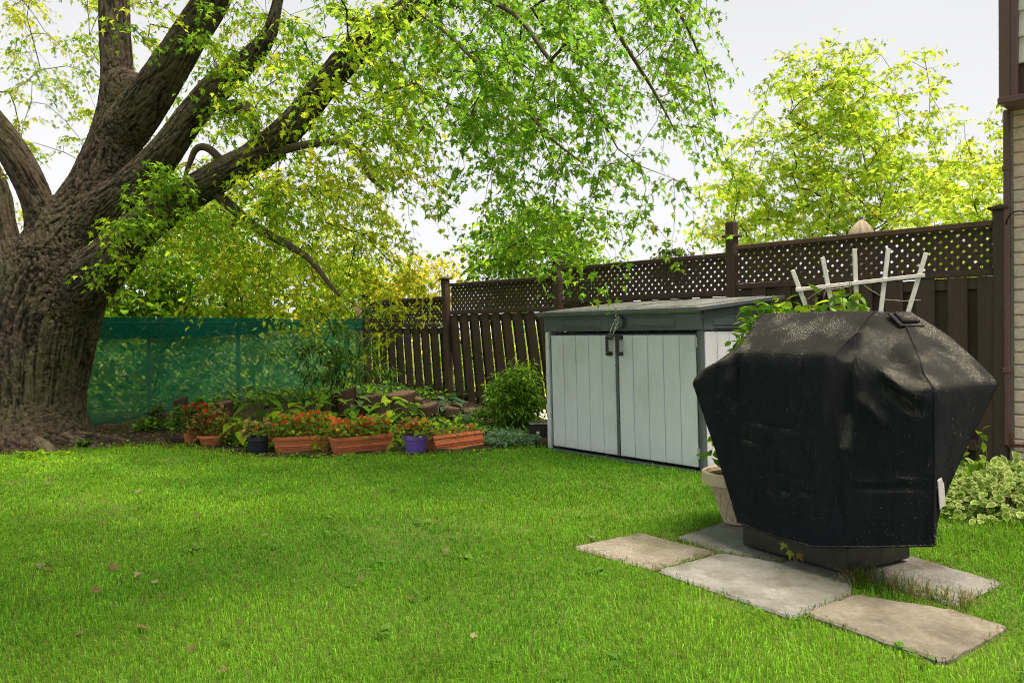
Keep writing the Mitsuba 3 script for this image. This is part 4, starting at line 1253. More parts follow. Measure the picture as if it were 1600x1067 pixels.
GC = (gc[:, None] * np.array([.75, .75, 1.0, 1.0, 1.1])[None, :, None]).reshape(-1, 3)
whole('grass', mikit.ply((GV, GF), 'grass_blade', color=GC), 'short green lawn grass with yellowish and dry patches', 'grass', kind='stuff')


def tuft(name, label, c, nb, hgt, spread, rng, cols, w=None, cat_='grass tuft', kind=None, wid=.003, lean_=1.0):
    c = np.asarray(c, float)
    p = c + np.column_stack([rng.normal(0, spread[0], nb), rng.normal(0, spread[1], nb), np.zeros(nb)])
    return p


def blades(p, h, wd, rng, lean=1.0, cols=((.06, .14, .015),), w=None):
    n = len(p)
    yaw = rng.uniform(0, 2 * np.pi, n); ln = rng.uniform(.2, 1.0, n) * lean
    d = np.column_stack([np.cos(yaw), np.sin(yaw), 0 * yaw]); s = np.column_stack([-np.sin(yaw), np.cos(yaw), 0 * yaw]) * (wd / 2)
    hh = (h * rng.uniform(.5, 1.2, n))[:, None]; ln = ln[:, None]
    rows = [(0, 0, 1), (.25, .45, .9), (.62, .8, .6)]
    vs = []
    for a, b, k in rows:
        q = p + d * (ln * hh * a) + np.array([0, 0, 1.0]) * hh * b * (1 - .15 * ln)
        vs += [q - s * k, q + s * k]
    vs.append(p + d * (ln * hh * 1.05) + np.array([0, 0, 1.0]) * hh * (.95 - .45 * ln))
    v = np.stack(vs, 1).reshape(-1, 3)
    f = (np.array([[0, 1, 3], [0, 3, 2], [2, 3, 5], [2, 5, 4], [4, 5, 6]])[None] + (np.arange(n) * 7)[:, None, None]).reshape(-1, 3)
    c = np.repeat(palette(rng, n, cols, w), 7, 0)
    return v, f, c


# longer grass along the slab edges and the dry tuft between the slabs
DRY, STRAW, FRESH = (.26, .20, .085), (.34, .27, .13), (.06, .15, .015)
ep = []
for s in slab_shapes:
    L = s.exterior.length
    for t in rg.uniform(0, L, int(L * 170)):
        q = s.exterior.interpolate(t); ep.append((q.x, q.y))
ep = np.array(ep) + rg.normal(0, .022, (len(ep), 2))
ins = shapely.contains_xy(shapely.unary_union([p.buffer(-.02) for p in slab_shapes]), ep[:, 0], ep[:, 1])
ep = ep[~ins]; keepn = meshkit.fbm(np.column_stack([ep * 3, ep[:, 0] * 0]), 2, 4) > .42; ep = ep[keepn]
v1 = blades(np.column_stack([ep, np.full(len(ep), .0)]), .042, .0034, rg, 1.1, (FRESH, (.09, .18, .02), DRY), (.45, .3, .25))
whole('edge_grass', cloud_ply(v1, 'grass_blade'), 'longer grass creeping over the edges of the stone slabs', 'grass', kind='stuff')
tp = np.vstack([gnd(x + rg.normal(0, 14), y + rg.normal(0, 5), .01) for x, y in [(1330 + 14 * k, 905 + 3.4 * k) for k in range(14)] for _ in range(26)])
tp = np.vstack([tp, np.vstack([gnd(1340 + rg.normal(0, 16), 903 + rg.normal(0, 7), .01) for _ in range(120)])])
v2 = blades(tp, .085, .0034, rg, 1.25, (DRY, STRAW, FRESH, (.10, .17, .025)), (.35, .15, .3, .2))
whole('grass_tuft', cloud_ply(v2, 'grass_blade'), 'tall half-dry grass tuft growing in the gap between the right slabs', 'grass', kind='stuff')

# broad-leaved weeds in the lawn
wp, wf, ws, wc = [], [], [], []
for _ in range(75):
    yy = 2.8 + 5.5 * rg.random() ** 1.4; xx = rg.uniform(-.62, .62) * yy
    if not lawn_poly.contains(sg.Point(xx, yy)) or slabs_u.buffer(.05).contains(sg.Point(xx, yy)) or shed_fp.contains(sg.Point(xx, yy)): continue
    for j in range(rg.integers(4, 9)):
        a = rg.uniform(0, 2 * np.pi)
        wp.append([xx + .015 * math.cos(a), yy + .015 * math.sin(a), float(gz(xx, yy)) + rg.uniform(.008, .028)])
        wf.append(unit([math.cos(a), math.sin(a), .35])); ws.append(rg.uniform(.028, .065)); wc.append(np.array([(.12, .28, .05), (.18, .34, .06)][rg.integers(2)]) * rg.uniform(.7, 1.2))
wf = leaf_frames(rg, np.array(wf), np.tile([0, 0, 1.0], (len(wf), 1)), .2)
whole('lawn_weeds', cloud_ply(merge(oval_leaf(.5, 5, .25, .3), np.array(wp), wf, np.array(ws), np.array(wc)), 'leaf_matte'), 'small broad-leaved weeds scattered through the lawn', 'weeds', kind='stuff')

# fallen leaves
fl = [(70, 752, .13, 0), (12, 752, .12, 1), (168, 778, .10, 1), (215, 766, .10, 2), (310, 803, .09, 1), (62, 880, .09, 2), (70, 890, .08, 1), (178, 888, .09, 1), (218, 892, .08, 2), (146, 924, .08, 1), (246, 928, .06, 1), (214, 974, .09, 1), (130, 984, .06, 1), (408, 838, .07, 2),
      (355, 1036, .06, 1), (162, 812, .08, 1), (232, 804, .06, 1), (455, 806, .08, 1), (700, 858, .06, 1), (925, 838, .07, 2), (240, 908, .06, 2), (470, 729, .06, 2), (85, 742, .06, 1), (560, 900, .05, 1), (300, 1000, .06, 1), (735, 990, .05, 2), (640, 930, .05, 1)]
lcol = [(.20, .24, .12), (.30, .22, .12), (.40, .36, .22)]
for px, py, s, k in fl:
    p = gnd(px, py, .035); p[2] = float(gz(p[0], p[1])) + .030
    f = leaf_frames(rg, np.array([[math.cos(px), math.sin(px), .05]]), np.array([[0, 0, 1.0]]), .25)[0]
    big_l = (px, py) == (70, 752)
    whole('fallen_leaf', W(mikit.ply((MAPLE[0] * V3(1, 1, 1.6), MAPLE[1]), 'leaf_matte', color=np.tile(np.array(lcol[k]) * rg.uniform(.8, 1.15), (len(MAPLE[0]), 1))), frame(p, *(f * s * (1 if big_l else .72)).T)),
          'large pale green fallen leaf on the lawn near the maple roots' if big_l else 'small dry curled leaf fallen on the green lawn', 'leaf', None if big_l else 'dry leaves fallen on the lawn')

# ------------------------------------------------------------------ garden bed: planters, pots, flowers, hostas, logs
def gb(px, py):
    z = 0.0
    for _ in range(12):
        p = gnd(px, py, z); z = .6 * float(gz(p[0], p[1])) + .4 * z
    p = gnd(px, py, z)
    return p


rp = np.random.default_rng(33)


def trough(name, label, a, b, depth=.19, height=.165, roll=0.0, mat='terracotta'):
    """Window-box planter whose lower front edge runs from a to b."""
    k = thing(name, label, 'planter', 'terracotta window boxes along the lawn edge')
    L = float(np.linalg.norm(b - a)); u = unit(b - a); w = unit(np.cross(V3(0, 0, 1), u)); z = np.cross(u, w)
    c, s = math.cos(roll), math.sin(roll)
    M = frame(a + (b - a) / 2, u, w * c + z * s, z * c - w * s)
    ht, t = height, .018
    hull = lambda x0, y0, x1, y1, z0, z1: trimesh.convex.convex_hull(np.array([[sx * x0, y, z0] for sx in (-1, 1) for y in (y0[0], y0[1])] + [[sx * x1, y, z1] for sx in (-1, 1) for y in (y1[0], y1[1])]))
    D = depth
    body = hull(L / 2 - t, (t, D - t), L / 2, (0, D), 0, ht - .03)
    put(k, 'box', W(mikit.ply(body, mat), M))
    rim = [hull(L / 2 + .012, (-.012, .006), L / 2 + .012, (-.014, .006), ht - .034, ht), hull(L / 2 + .012, (D - .006, D + .012), L / 2 + .012, (D - .006, D + .014), ht - .034, ht)]
    for sx in (-1, 1): rim.append(cbox(.018, D - .012, .034, .003, (sx * (L / 2 + .003), D / 2, ht - .017)))
    put(k, 'rim', W(mikit.ply(cat(rim), mat), M))
    put(k, 'moulding', W(mikit.ply(cat(cbox(L - .006, .012, .010, .003, (0, .002, ht * .42)), cbox(L - .012, .010, .008, .003, (0, .006, ht * .30))), mat), M))
    put(k, 'soil', W(mikit.ply(cbox(L - .012, D - .016, .05, .01, (0, D / 2, ht - .038)), 'soil'), M))
    return M, L, D, ht


def round_pot(name, label, c, r0, r1, h, mat, rim=.018, group=None, ridges=()):
    k = thing(name, label, 'flower pot', group)
    M = np.eye(4); M[:3, 3] = c
    prof = [(.001, 0), (r0, 0), (r0 + .003, .004)] + [(r0 + (r1 - r0) * t, h * t) for t in (.25, .5, .75)] + [(r1 - .004, h - .05 * h / .2), (r1 + rim, h - .045 * h / .2), (r1 + rim, h - .004), (r1 + rim - .004, h), (r1 - .006, h), (r1 - .014, h - .03), (.001, h - .03)]
    put(k, 'pot', W(mikit.ply(lathe(prof, 40), mat, smooth=35), M))
    put(k, 'soil', W(mikit.ply(lathe([(.001, h - .022), (r1 - .013, h - .024)], 24), 'soil'), M))
    return k, M


def petal_flower():
    v, f = [], []
    pv, pf = oval_leaf(.75, 4, .1, .25)
    for k in range(5):
        a = k * 2 * math.pi / 5
        R = np.array([[math.cos(a), -math.sin(a), 0], [math.sin(a), math.cos(a), 0], [0, 0, 1]])
        v.append((pv * V3(1, 1, 1) + V3(0, .05, .18 * (k % 2))) @ R.T); f.append(pf + 0 + k * len(pv))
    return np.vstack(v), np.vstack(f)


FLOWER = petal_flower()
RED, ORANGE, PINK = (.78, .075, .030), (.80, .24, .07), (.62, .36, .26)
BEG, BRONZE = (.20, .32, .05), (.34, .22, .07)


def flower_plant(name, label, c, u, hl, hw, h, nleaf, nflo, leaves=(BEG, LIME, BRONZE), lw_=None, flo=(RED, ORANGE), fw=None, size=.05, fsize=.024, cat_='begonia', cols_var=.2, group=None):
    k = thing(name, label, cat_, group)
    w = np.cross(V3(0, 0, 1), u)
    a = rp.uniform(-1, 1, nleaf); b = rp.normal(0, .55, nleaf); zz = rp.random(nleaf) ** .8
    lim = np.sqrt(np.clip(1 - (a * .9) ** 4, .1, 1))
    hh = h * (.7 + .6 * meshkit.fbm(np.column_stack([a * hl * 9, b * 0, b * 0 + h * 50]), 2)) 
    p = c + u * (a * hl)[:, None] + w * (b * hw * (1 - .3 * zz))[:, None] + V3(0, 0, 1) * (zz * hh * lim - .01)[:, None]
    tip = u * rp.normal(0, .6, nleaf)[:, None] + w * (b + rp.normal(0, .6, nleaf))[:, None] + V3(0, 0, .05)
    fr = leaf_frames(rp, tip, np.tile(V3(0, -.35, 1.0), (nleaf, 1)), .35)
    lc = palette(rp, nleaf, leaves, lw_, cols_var)
    put(k, 'foliage', cloud_ply(merge(ROUND, p, fr, size * rp.uniform(.6, 1.2, nleaf), lc), 'leaf_matte'), kind='stuff')
    st = [tube([c + u * (x * hl) + w * y * hw, c + u * (x * hl * 1.08) + w * y * hw * 1.2 + V3(0, 0, h * .8)], .003, 4) for x, y in zip(rp.uniform(-.95, .95, 14), rp.normal(0, .4, 14))]
    put(k, 'stem', bark_ply(cat(st), (.12, .10, .05)), kind='stuff')
    fc = np.array(flo)
    bases = [mikit.ply(FLOWER, 'petal', color=np.tile(x, (len(FLOWER[0]), 1))) for x in flo]
    for i in range(nflo):
        j = rp.integers(nleaf)
        x, y = rp.uniform(-.98, .98), rp.normal(0, .45)
        q = c + u * x * hl + w * y * hw + V3(0, 0, h * rp.uniform(.45, 1.08))
        f = leaf_frames(rp, np.array([rp.normal(0, 1, 3)]), np.array([[rp.normal(0, .4), -.8, .7]]), .2)[0]
        s = fsize * rp.uniform(.7, 1.3)
        put(k, 'flower', W(bases[rp.choice(len(flo), p=fw)], frame(q, *(f * s).T)))
    return k


A0, A1 = gb(428, 709), gb(513, 705)
B0, B1 = gb(524, 711), gb(614, 702)
C0, C1 = gb(683, 706), gb(760, 695)
for i, (a, b, lab, rl) in enumerate(((A0, A1, 'terracotta window box left of the other two, half hidden by red begonias', 0), (B0, B1, 'terracotta window box standing upright left of the purple pot', 0), (C0, C1, 'terracotta window box tipped backwards right of the purple pot', -.42))):
    M, L, D, ht = trough('window_box', lab, a, b, roll=rl)
    c = xf([[0, D / 2, ht - .02]], M)[0]
    if i == 0: flower_plant('begonia', 'red begonias spilling over the left terracotta box', c, M[:3, 0], L / 2 * 1.05, .12, .24, 420, 60, (BEG, LIME, BRONZE), (.45, .3, .25), (RED, ORANGE), (.75, .25))
    if i == 1: flower_plant('begonia', 'orange-red begonias with bronze leaves in the upright terracotta box by the purple pot', c, M[:3, 0], L / 2 * 1.05, .11, .20, 420, 52, (BEG, LIME, BRONZE), (.45, .25, .3), (ORANGE, RED), (.6, .4))
    if i == 2: flower_plant('begonia', 'sparse fading begonias in the tipped terracotta box', c, M[:3, 0], L / 2 * .95, .07, .11, 240, 14, (BEG, BRONZE, LIME), (.45, .4, .15), (ORANGE, PINK), (.7, .3))
X = V3(1, 0, 0)
c = gb(650, 708)
round_pot('flower_pot', 'purple plastic flower pot between the two right window boxes', c, .092, .122, .185, 'purple_plastic', .006)
flower_plant('begonia', 'bushy orange and yellow-green begonia in the purple pot', c + V3(0, 0, .17), X, .17, .13, .17, 340, 30, (BEG, BRONZE, LIME), (.4, .35, .25), (ORANGE, RED, (.62, .30, .10)), (.6, .15, .25))
c = gb(404, 709)
round_pot('flower_pot', 'dark navy nursery pot at the left of the window boxes', c, .085, .108, .18, 'navy_plastic', .006)
flower_plant('potted_flower', 'fading pink and orange flowers in the navy pot', c + V3(0, 0, .165), X, .15, .12, .20, 240, 9, (BEG, BRONZE, (.34, .30, .12)), (.5, .3, .2), (PINK, ORANGE), (.6, .4), cat_='flowers')
c = gb(299, 691)
round_pot('flower_pot', 'small terracotta pot of the bright red geranium', c, .065, .09, .15, 'terracotta', .008)
flower_plant('geranium', 'bright red geranium beside the dark stump at the left of the bed', c + V3(0, 0, .13), X, .19, .15, .36, 330, 0, (GREEN, (.08, .16, .03)), None, cat_='geranium', size=.06)
gk = 'geranium'
for px, py in [(303, 631), (290, 639), (311, 640), (318, 636), (322, 643), (291, 652), (309, 650)]:
    q = gb(299, 691) + (at(px, py, gb(299, 691)[1] - .05) - at(299, 691, gb(299, 691)[1]))
    bunch = [(q + rp.normal(0, .018, 3)) for _ in range(10)]
    f = leaf_frames(rp, rp.normal(0, 1, (10, 3)), np.tile(V3(0, -.8, .7), (10, 1)), .4)
    put(gk, 'flower', cloud_ply(merge(FLOWER, np.array(bunch), f, np.full(10, .018), palette(rp, 10, [(.70, .02, .018)], None, .1)), 'petal'))
c = gb(332, 695)
round_pot('flower_pot', 'low terracotta bowl with a bronze withering plant', c, .11, .15, .11, 'terracotta', .01)
flower_plant('potted_flower', 'bronze and brown withering begonia in the low terracotta bowl', c + V3(0, 0, .09), X, .23, .18, .30, 420, 10, (BRONZE, (.20, .13, .05), BEG), (.45, .3, .25), (ORANGE, RED), (.6, .4), cat_='flowers')


def hosta(name, label, px, py, n, size, cols, var=.1, lift=.18, cat_='hosta', leaf=HOSTA, flat=.5):
    k = thing(name, label, cat_)
    c = gb(px, py)
    tones = [mikit.ply((leaf[0], leaf[1]), 'leaf_matte', color=np.tile(np.array(cols[j % len(cols)]) * np.exp(rp.normal(0, var)), (len(leaf[0]), 1)) * (leaf[2] if len(leaf) > 2 else 1)) for j in range(4)]
    pet = []
    for j in range(n):
        a = 2.4 * j + rp.normal(0, .3); t = (j + .5) / n
        out = V3(math.cos(a), math.sin(a), 0)
        r_ = size * (.25 + .7 * t); zz = lift * (1.25 - .75 * t) * rp.uniform(.8, 1.2)
        q = c + out * r_ * .7 + V3(0, 0, zz)
        f = leaf_frames(rp, np.array([out + V3(0, 0, flat * (1 - t) - .15)]), np.array([V3(0, 0, 1) + out * .2]), .16)[0]
        s = size * rp.uniform(.75, 1.15)
        put(k, 'leaf', W(tones[j % 4], frame(q, *(f * s).T)))
        pet.append(tube(smooth_path([c, c + out * r_ * .3 + V3(0, 0, zz * .7), q + out * .01], 3), .004, 4, False))
    put(k, 'stem', bark_ply(cat(pet), (.10, .14, .04)), kind='stuff')
    return k


BLUEG, DEEP, CHART = (.065, .150, .085), (.060, .130, .025), (.27, .37, .035)
for args in [('dark green broad-leaved hosta rising highest, in front of the green screen', 408, 664, 11, .23, (DEEP, GREEN), .34), ('lime yellow hosta low beside the navy pot', 373, 694, 9, .20, (CHART, LIME), .20),
             ('yellow-green hosta behind the left window box', 446, 668, 11, .20, (LIME, CHART), .22), ('hosta with large leaves behind the flowers at the middle of the bed', 492, 666, 11, .20, (GREEN, LIME), .22),
             ('pale-leaved hosta in front of the tallest log', 556, 656, 10, .17, ((.16, .26, .10), GREEN), .22), ('bright hosta in front of the row of cut logs', 607, 656, 11, .19, (LIME, GREEN), .24),
             ('deep green hosta to the right of the thin metal stake', 636, 664, 11, .18, (DEEP, GREEN), .20), ('blue-green hosta with pale leaf edges below the fence', 700, 652, 10, .17, (BLUEG, (.10, .2, .11)), .22),
             ('small blue-green hosta beside the tipped window box', 730, 668, 10, .14, (BLUEG, DEEP), .14), ('small chartreuse hosta squeezed between the window box and the purple pot', 622, 704, 5, .11, (CHART,), .06),
             ('low green hosta just left of the cedar shrub', 745, 655, 9, .13, (DEEP, BLUEG), .12), ('hosta among the logs at the back of the bed', 515, 648, 8, .17, (GREEN, LIME), .24)]:
    lab, px, py, n, size, cols, lift = args
    hosta('hosta', lab, px, py, n, size, cols, lift=lift)
for lab, px, py, w_, h_, cols in [('pale green sedum with flat heads in front of the logs', 582, 672, .20, .20, ((.26, .34, .10), LIME)), ('mixed green foliage filling the left of the bed', 365, 676, .35, .16, (GREEN, LIME)), ('soft green foliage behind the left window box', 470, 690, .40, .26, (LIME, GREEN, (.15, .25, .06))),
                                  ('loose foliage behind the upright window box', 575, 690, .38, .22, (GREEN, LIME, (.15, .24, .07))), ('bright feathery foliage between the two left window boxes', 516, 704, .15, .22, (CHART, LIME)), ('low foliage behind the tipped window box', 715, 680, .36, .10, (GREEN, BLUEG)), ('low weedy foliage in front of the green screen', 255, 672, .30, .14, (DEEP, GREEN)),
                                  ('tall weed against the green screen right of the maple', 245, 668, .10, .32, ((.10, .13, .03), DEEP)), ('low green seedlings growing at the maple roots', 65, 716, .22, .07, (LIME, GREEN)), ('small seedling beside the maple root', 133, 700, .07, .08, (DEEP, GREEN))]:
    c = gb(px, py)
    n = int(300 * (w_ / .35 + .15))
    flower_plant('garden_plant', lab, c, X, w_, w_ * .55 if w_ < .3 else .18, h_, n, 0, cols, None, cat_='plant', size=.062)

# cut logs standing and lying at the back of the bed
def log(label, c, r, h, tilt=(0, 0), lying=None, seed=0):
    m = trimesh.creation.cylinder(1.0, 1.0, sections=36)
    m = m3.Manifold.cylinder(h, r, r * .96, 40).refine_to_length(.03).to_mesh()
    v = np.array(m.vert_properties[:, :3], float); f = np.array(m.tri_verts)
    ang = np.arctan2(v[:, 1], v[:, 0]); rr = np.hypot(v[:, 0], v[:, 1])
    wob = 1 + .16 * (meshkit.fbm(np.column_stack([np.cos(ang) * 1.5, np.sin(ang) * 1.5, v[:, 2] * 2 + seed * 7]), 3, seed) - .5) + .09 * (meshkit.fbm(np.column_stack([np.cos(ang) * 9, np.sin(ang) * 9, v[:, 2] * 4]), 2, seed + 3) - .5)
    side = (rr > r * .9)
    v[:, :2] *= wob[:, None]
    v[:, 2] += (v[:, 2] > h * .5) * (v[:, 0] * tilt[0] + v[:, 1] * tilt[1]) + .012 * (meshkit.fbm(v * 25, 2, seed) - .5)
    g = meshkit.fbm(np.column_stack([v[:, 0] * 30, v[:, 1] * 30, v[:, 2] * 6]), 3, seed)[:, None]
    rings_ = .5 + .5 * np.sin(rr * 320 + 3 * g[:, 0])[:, None]
    col = np.where(side[:, None], V3(.018, .012, .009) * (1 - g) + V3(.070, .046, .034) * g, V3(.10, .068, .046) * (.6 + .4 * rings_) * (.6 + .7 * g))
    M = np.eye(4); M[:3, 3] = c - V3(0, 0, .03)
    if lying is not None:
        z = unit(lying); x = unit(np.cross(V3(0, 0, 1), z)); M = frame(c + V3(0, 0, r * .8), x, np.cross(z, x), z)
    whole('log', W(mikit.ply((v, f), 'painted', smooth=True, color=col), M), label, 'log', 'cut logs edging the back of the bed')


px_m = lambda px, Y: px * Y / FOC
for i, (lab, px, py, rp_, hp, tl) in enumerate([('dark upright log leaning by the red geranium', 283, 672, 11, 54, (.3, .1)), ('short rotten stump against the green screen', 350, 654, 14, 30, (.1, .2)), ('tallest cut log with a slanting top at the end of the row', 538, 642, 19, 36, (.35, 0)),
                                               ('cut log second in the row, right of the slanting one', 578, 645, 22, 31, (.05, 0)), ('widest cut log in the row, below the wooden fence', 625, 642, 26, 32, (.1, .1)), ('small pale log at the right end of the row', 652, 644, 10, 27, (-.3, .2)),
                                               ('short tan log in front of the row', 668, 656, 17, 28, (.2, .15)), ('dark mossy log below the fence, right of the tan one', 703, 655, 18, 24, (-.1, .1)), ('low dark log hidden behind the blue-green hosta', 742, 652, 22, 16, (0, .1))]):
    c = gb(px, py)
    log(lab, c, px_m(rp_, c[1]), px_m(hp, c[1]) * 1.0, tl, seed=i + 1)
c = at(455, 645, 11.1)
log('pale weathered log lying on its side in the bed', c - V3(0, 0, .05), .062, .55, lying=at(515, 634, 11.35) - c, seed=20)
c = gb(600, 660)
whole('garden_stake', mikit.ply(cat(tube([c + V3(0, 0, .20), c + V3(0, 0, .43)], .008, 8), *[tube(smooth_path([c + V3(0, 0, .22), c + V3(dx * .5, dy * .5, .12), c + V3(dx, dy, -.02)], 4), .004, 5) for dx, dy in ((-.05, 0), (.06, -.02), (.13, -.05))]), 'zinc', smooth=40),
      'thin grey metal stake with splayed legs among the hostas', 'garden stake')

# plants along the screen and beside the shed
rc = np.random.default_rng(41)
bc_ = gb(528, 640)
bush('bamboo', 'dark slender-leaved bamboo clump in front of the right end of the green screen', 'plant', bc_, (bc_ + V3(.05, .1, .80), (.62, .35, .72)), 46, rc, SLIM, .12, ((.08, .18, .03), GREEN, (.05, .11, .025)), None, 10, .28, .05, 3, .35, 1.5, .30, spread_base=.2, r0=.002, trunk_h=.5, shell=.1)
bc_ = gb(806, 672)
FROND = oval_leaf(.30, 4, .3, .3)
bush('cedar_shrub', 'feathery light green evergreen shrub left of the grey shed', 'shrub', bc_, (bc_ + V3(0, 0, .36), (.33, .28, .40)), 95, rc, FROND, .072, ((.17, .36, .04), (.26, .46, .05), (.09, .22, .03)), (.45, .35, .2), 5, .22, .024, 3, .15, 1.0, .46, spread_base=.06, r0=.0018, arc=.1, shell=.35, taper=.35, gscale=3)
bk = thing('black_planter', 'low black plastic planter box beside the shed corner', 'planter')
bc_ = gb(842, 686)
put(bk, 'box', mikit.ply(cat(cbox(.24, .22, .17, .012, bc_ + V3(.02, .12, .085)), cbox(.26, .24, .02, .006, bc_ + V3(.02, .12, .165))), 'black_plastic'))
put(bk, 'tag', mikit.ply(cbox(.035, .003, .030, .001, bc_ + V3(-.01, .003, .07)), 'white_paint'))


def ground_cover(name, label, px, n, leaf, size, cols, bsdf='leaf_matte', hgt=.07, w=None, poly=None):
    poly = poly or sg.Polygon([gb(x, y)[:2] for x, y in px])
    x0, y0, x1, y1 = poly.bounds
    p = np.column_stack([rc.uniform(x0, x1, n * 4), rc.uniform(y0, y1, n * 4)])
    p = p[shapely.contains_xy(poly, p[:, 0], p[:, 1])]
    p = p[meshkit.fbm(np.column_stack([p * 4, p[:, 0] * 0]), 2, 6) > .36][:n]
    q = np.column_stack([p, gz(p[:, 0], p[:, 1]) + hgt * rc.random(len(p)) ** .7 * (.4 + meshkit.fbm(np.column_stack([p * 6, p[:, 0] * 0]), 2, 2))])
    t = rc.normal(0, 1, (len(q), 3)) * V3(1, 1, .3)
    fr = leaf_frames(rc, t, np.tile(V3(0, -.3, 1), (len(q), 1)), .35)
    whole(name, cloud_ply(merge(leaf, q, fr, size * rc.uniform(.5, 1.2, len(q)), palette(rc, len(q), cols, w, .2)), bsdf), label, 'ground cover', kind='stuff')


ground_cover('silver_ground_cover', 'silvery green creeping plants between the tipped window box and the shed', [(745, 690), (775, 702), (845, 699), (838, 682), (800, 678), (760, 675)], 1500, ROUND, .045, ((.12, .24, .13), (.08, .18, .07), (.20, .30, .20)))
ground_cover('bed_ground_cover', 'low mixed green leaves covering the middle of the garden bed', [(345, 700), (420, 704), (660, 700), (770, 680), (740, 655), (560, 655), (440, 655), (340, 672)], 3600, ROUND, .062, (GREEN, LIME, DEEP, BLUEG), hgt=.10, w=(.35, .25, .25, .15))
gpoly = [sxy(.35, -.15), sxy(2.9, -.2), sxy(2.9, -1.1), sxy(-.2, -2.6), sxy(-.9, -1.6), sxy(-.25, -.6)]
ground_cover('back_ground_cover', 'dark green leaves covering the raised back corner of the bed between the logs', None, 2600, ROUND, .075, (DEEP, GREEN, OLIVE, BLUEG), hgt=.13, poly=sg.Polygon([a_[:2] for a_ in gpoly]))
ground_cover('leaf_litter', 'dry leaf scraps and wood chips on the bare soil at the maple roots', [(-200, 716), (-20, 716), (100, 708), (180, 702), (310, 702), (400, 710), (330, 690), (260, 672), (160, 672), (60, 690), (-200, 690)], 1500, (MAPLE[0], MAPLE[1]), .055,
             ((.16, .11, .07), (.28, .22, .15), (.10, .07, .05), (.12, .15, .04)), hgt=.015, w=(.4, .2, .3, .1))
ground_cover('edge_weeds', 'weedy fringe where the lawn meets the garden bed', [(-200, 722), (60, 714), (170, 704), (400, 718), (640, 718), (850, 706), (850, 699), (640, 710), (400, 709), (300, 696), (170, 693), (60, 704), (-200, 712)], 700, ROUND, .035, (GREEN, LIME, BRONZE), hgt=.03, w=(.5, .3, .2))

# ------------------------------------------------------------------ things by the patio
c = at(1160, 800, 5.08); c[2] = .022
pk, M = round_pot('flower_pot', 'beige plastic flower pot with raised crossing lines behind the covered grill', c, .112, .220, .312, 'beige_plastic', .022)
lines = []
for k in range(16):
    for sgn in (1, -1):
        a0 = k * 2 * math.pi / 16
        P = []
        for t in np.linspace(.06, .80, 10):
            a = a0 + sgn * (t - .06) * .95; r = .112 + (.220 - .112) * t + .001
            P.append((r * math.cos(a), r * math.sin(a), .312 * t))
        lines.append(tube(P, .0035, 5, False))
put(pk, 'raised_lines', W(mikit.ply(cat(lines), 'beige_plastic', smooth=40), M))
rq = np.random.default_rng(77)
BIGL = oval_leaf(.62, 7, .25, .3)


def leafy(name, label, base, pts, n_per, size, cols, n_parts, template=BIGL, spread=.07, w=None):
    """A tall plant: stems from base to each point, big leaves set round the upper stems."""
    k = thing(name, label, 'plant')
    st, P, Tn = [], [], []
    for q in pts:
        path = smooth_path([base + rq.normal(0, .03, 3) * V3(1, 1, 0), base * .45 + q * .55 + rq.normal(0, .03, 3), q], 8)
        st.append(tube(path, np.linspace(.006, .002, len(path)), 5, False))
        for j in range(n_per):
            t = rq.uniform(.78, 1.0); s = path[int(t * (len(path) - 1))]
            d = unit(rq.normal(0, 1, 3) * V3(1, 1, .4)); P.append(s + d * spread * rq.uniform(.3, 1)); Tn.append(d + V3(0, 0, -.15))
    put(k, 'stem', bark_ply(cat(st), (.09, .10, .035)), kind='stuff')
    P = np.array(P); f = leaf_frames(rq, np.array(Tn), np.tile(V3(-.1, -.3, 1), (len(P), 1)), .3)
    s = size * rq.uniform(.55, 1.15, len(P)); cc = palette(rq, len(P), cols, w, .15)
    rest = leaf_parts(k, 'leaf', template, 'leaf', P, f, s, cc, n_parts, rq, 4)
    if rest.any(): put(k, 'foliage', cloud_ply(merge(template, P[rest], f[rest], s[rest], cc[rest]), 'leaf'), kind='stuff')


FR1 = (.16, .33, .05)
leafy('leafy_plant', 'leafy green plant rising from the beige pot above the left of the grill cover', c + V3(0, 0, .3), [at(px, py - 22, 5.05) for px, py in ((1170, 500), (1182, 490), (1196, 486), (1208, 482), (1222, 480), (1232, 484), (1158, 520), (1190, 500), (1214, 494), (1150, 545), (1128, 700), (1112, 738))], 16, .080, (FR1, LIME, GREEN), 90)
tb = gnd(1345, 790, .02); tb = V3(2.32, 5.55, .03)
leafy('leafy_plant', 'leafy green plant climbing the white fan trellis', tb, [at(px, py - 16, 5.5) for px, py in ((1245, 484), (1258, 478), (1272, 474), (1286, 470), (1300, 468), (1316, 462), (1330, 455), (1334, 470), (1290, 484), (1312, 482), (1262, 488), (1326, 452))], 15, .100, (FR1, LIME, (.24, .36, .10)), 90)


def bar(a, b, w, t, face=(0, -1, 0)):
    a, b = np.asarray(a, float), np.asarray(b, float)
    y = unit(b - a); z = np.asarray(face, float); z = unit(z - y * (z @ y)); x = np.cross(y, z)
    return moved(cbox(w, float(np.linalg.norm(b - a)), t, .003), frame((a + b) / 2, x, y, z))


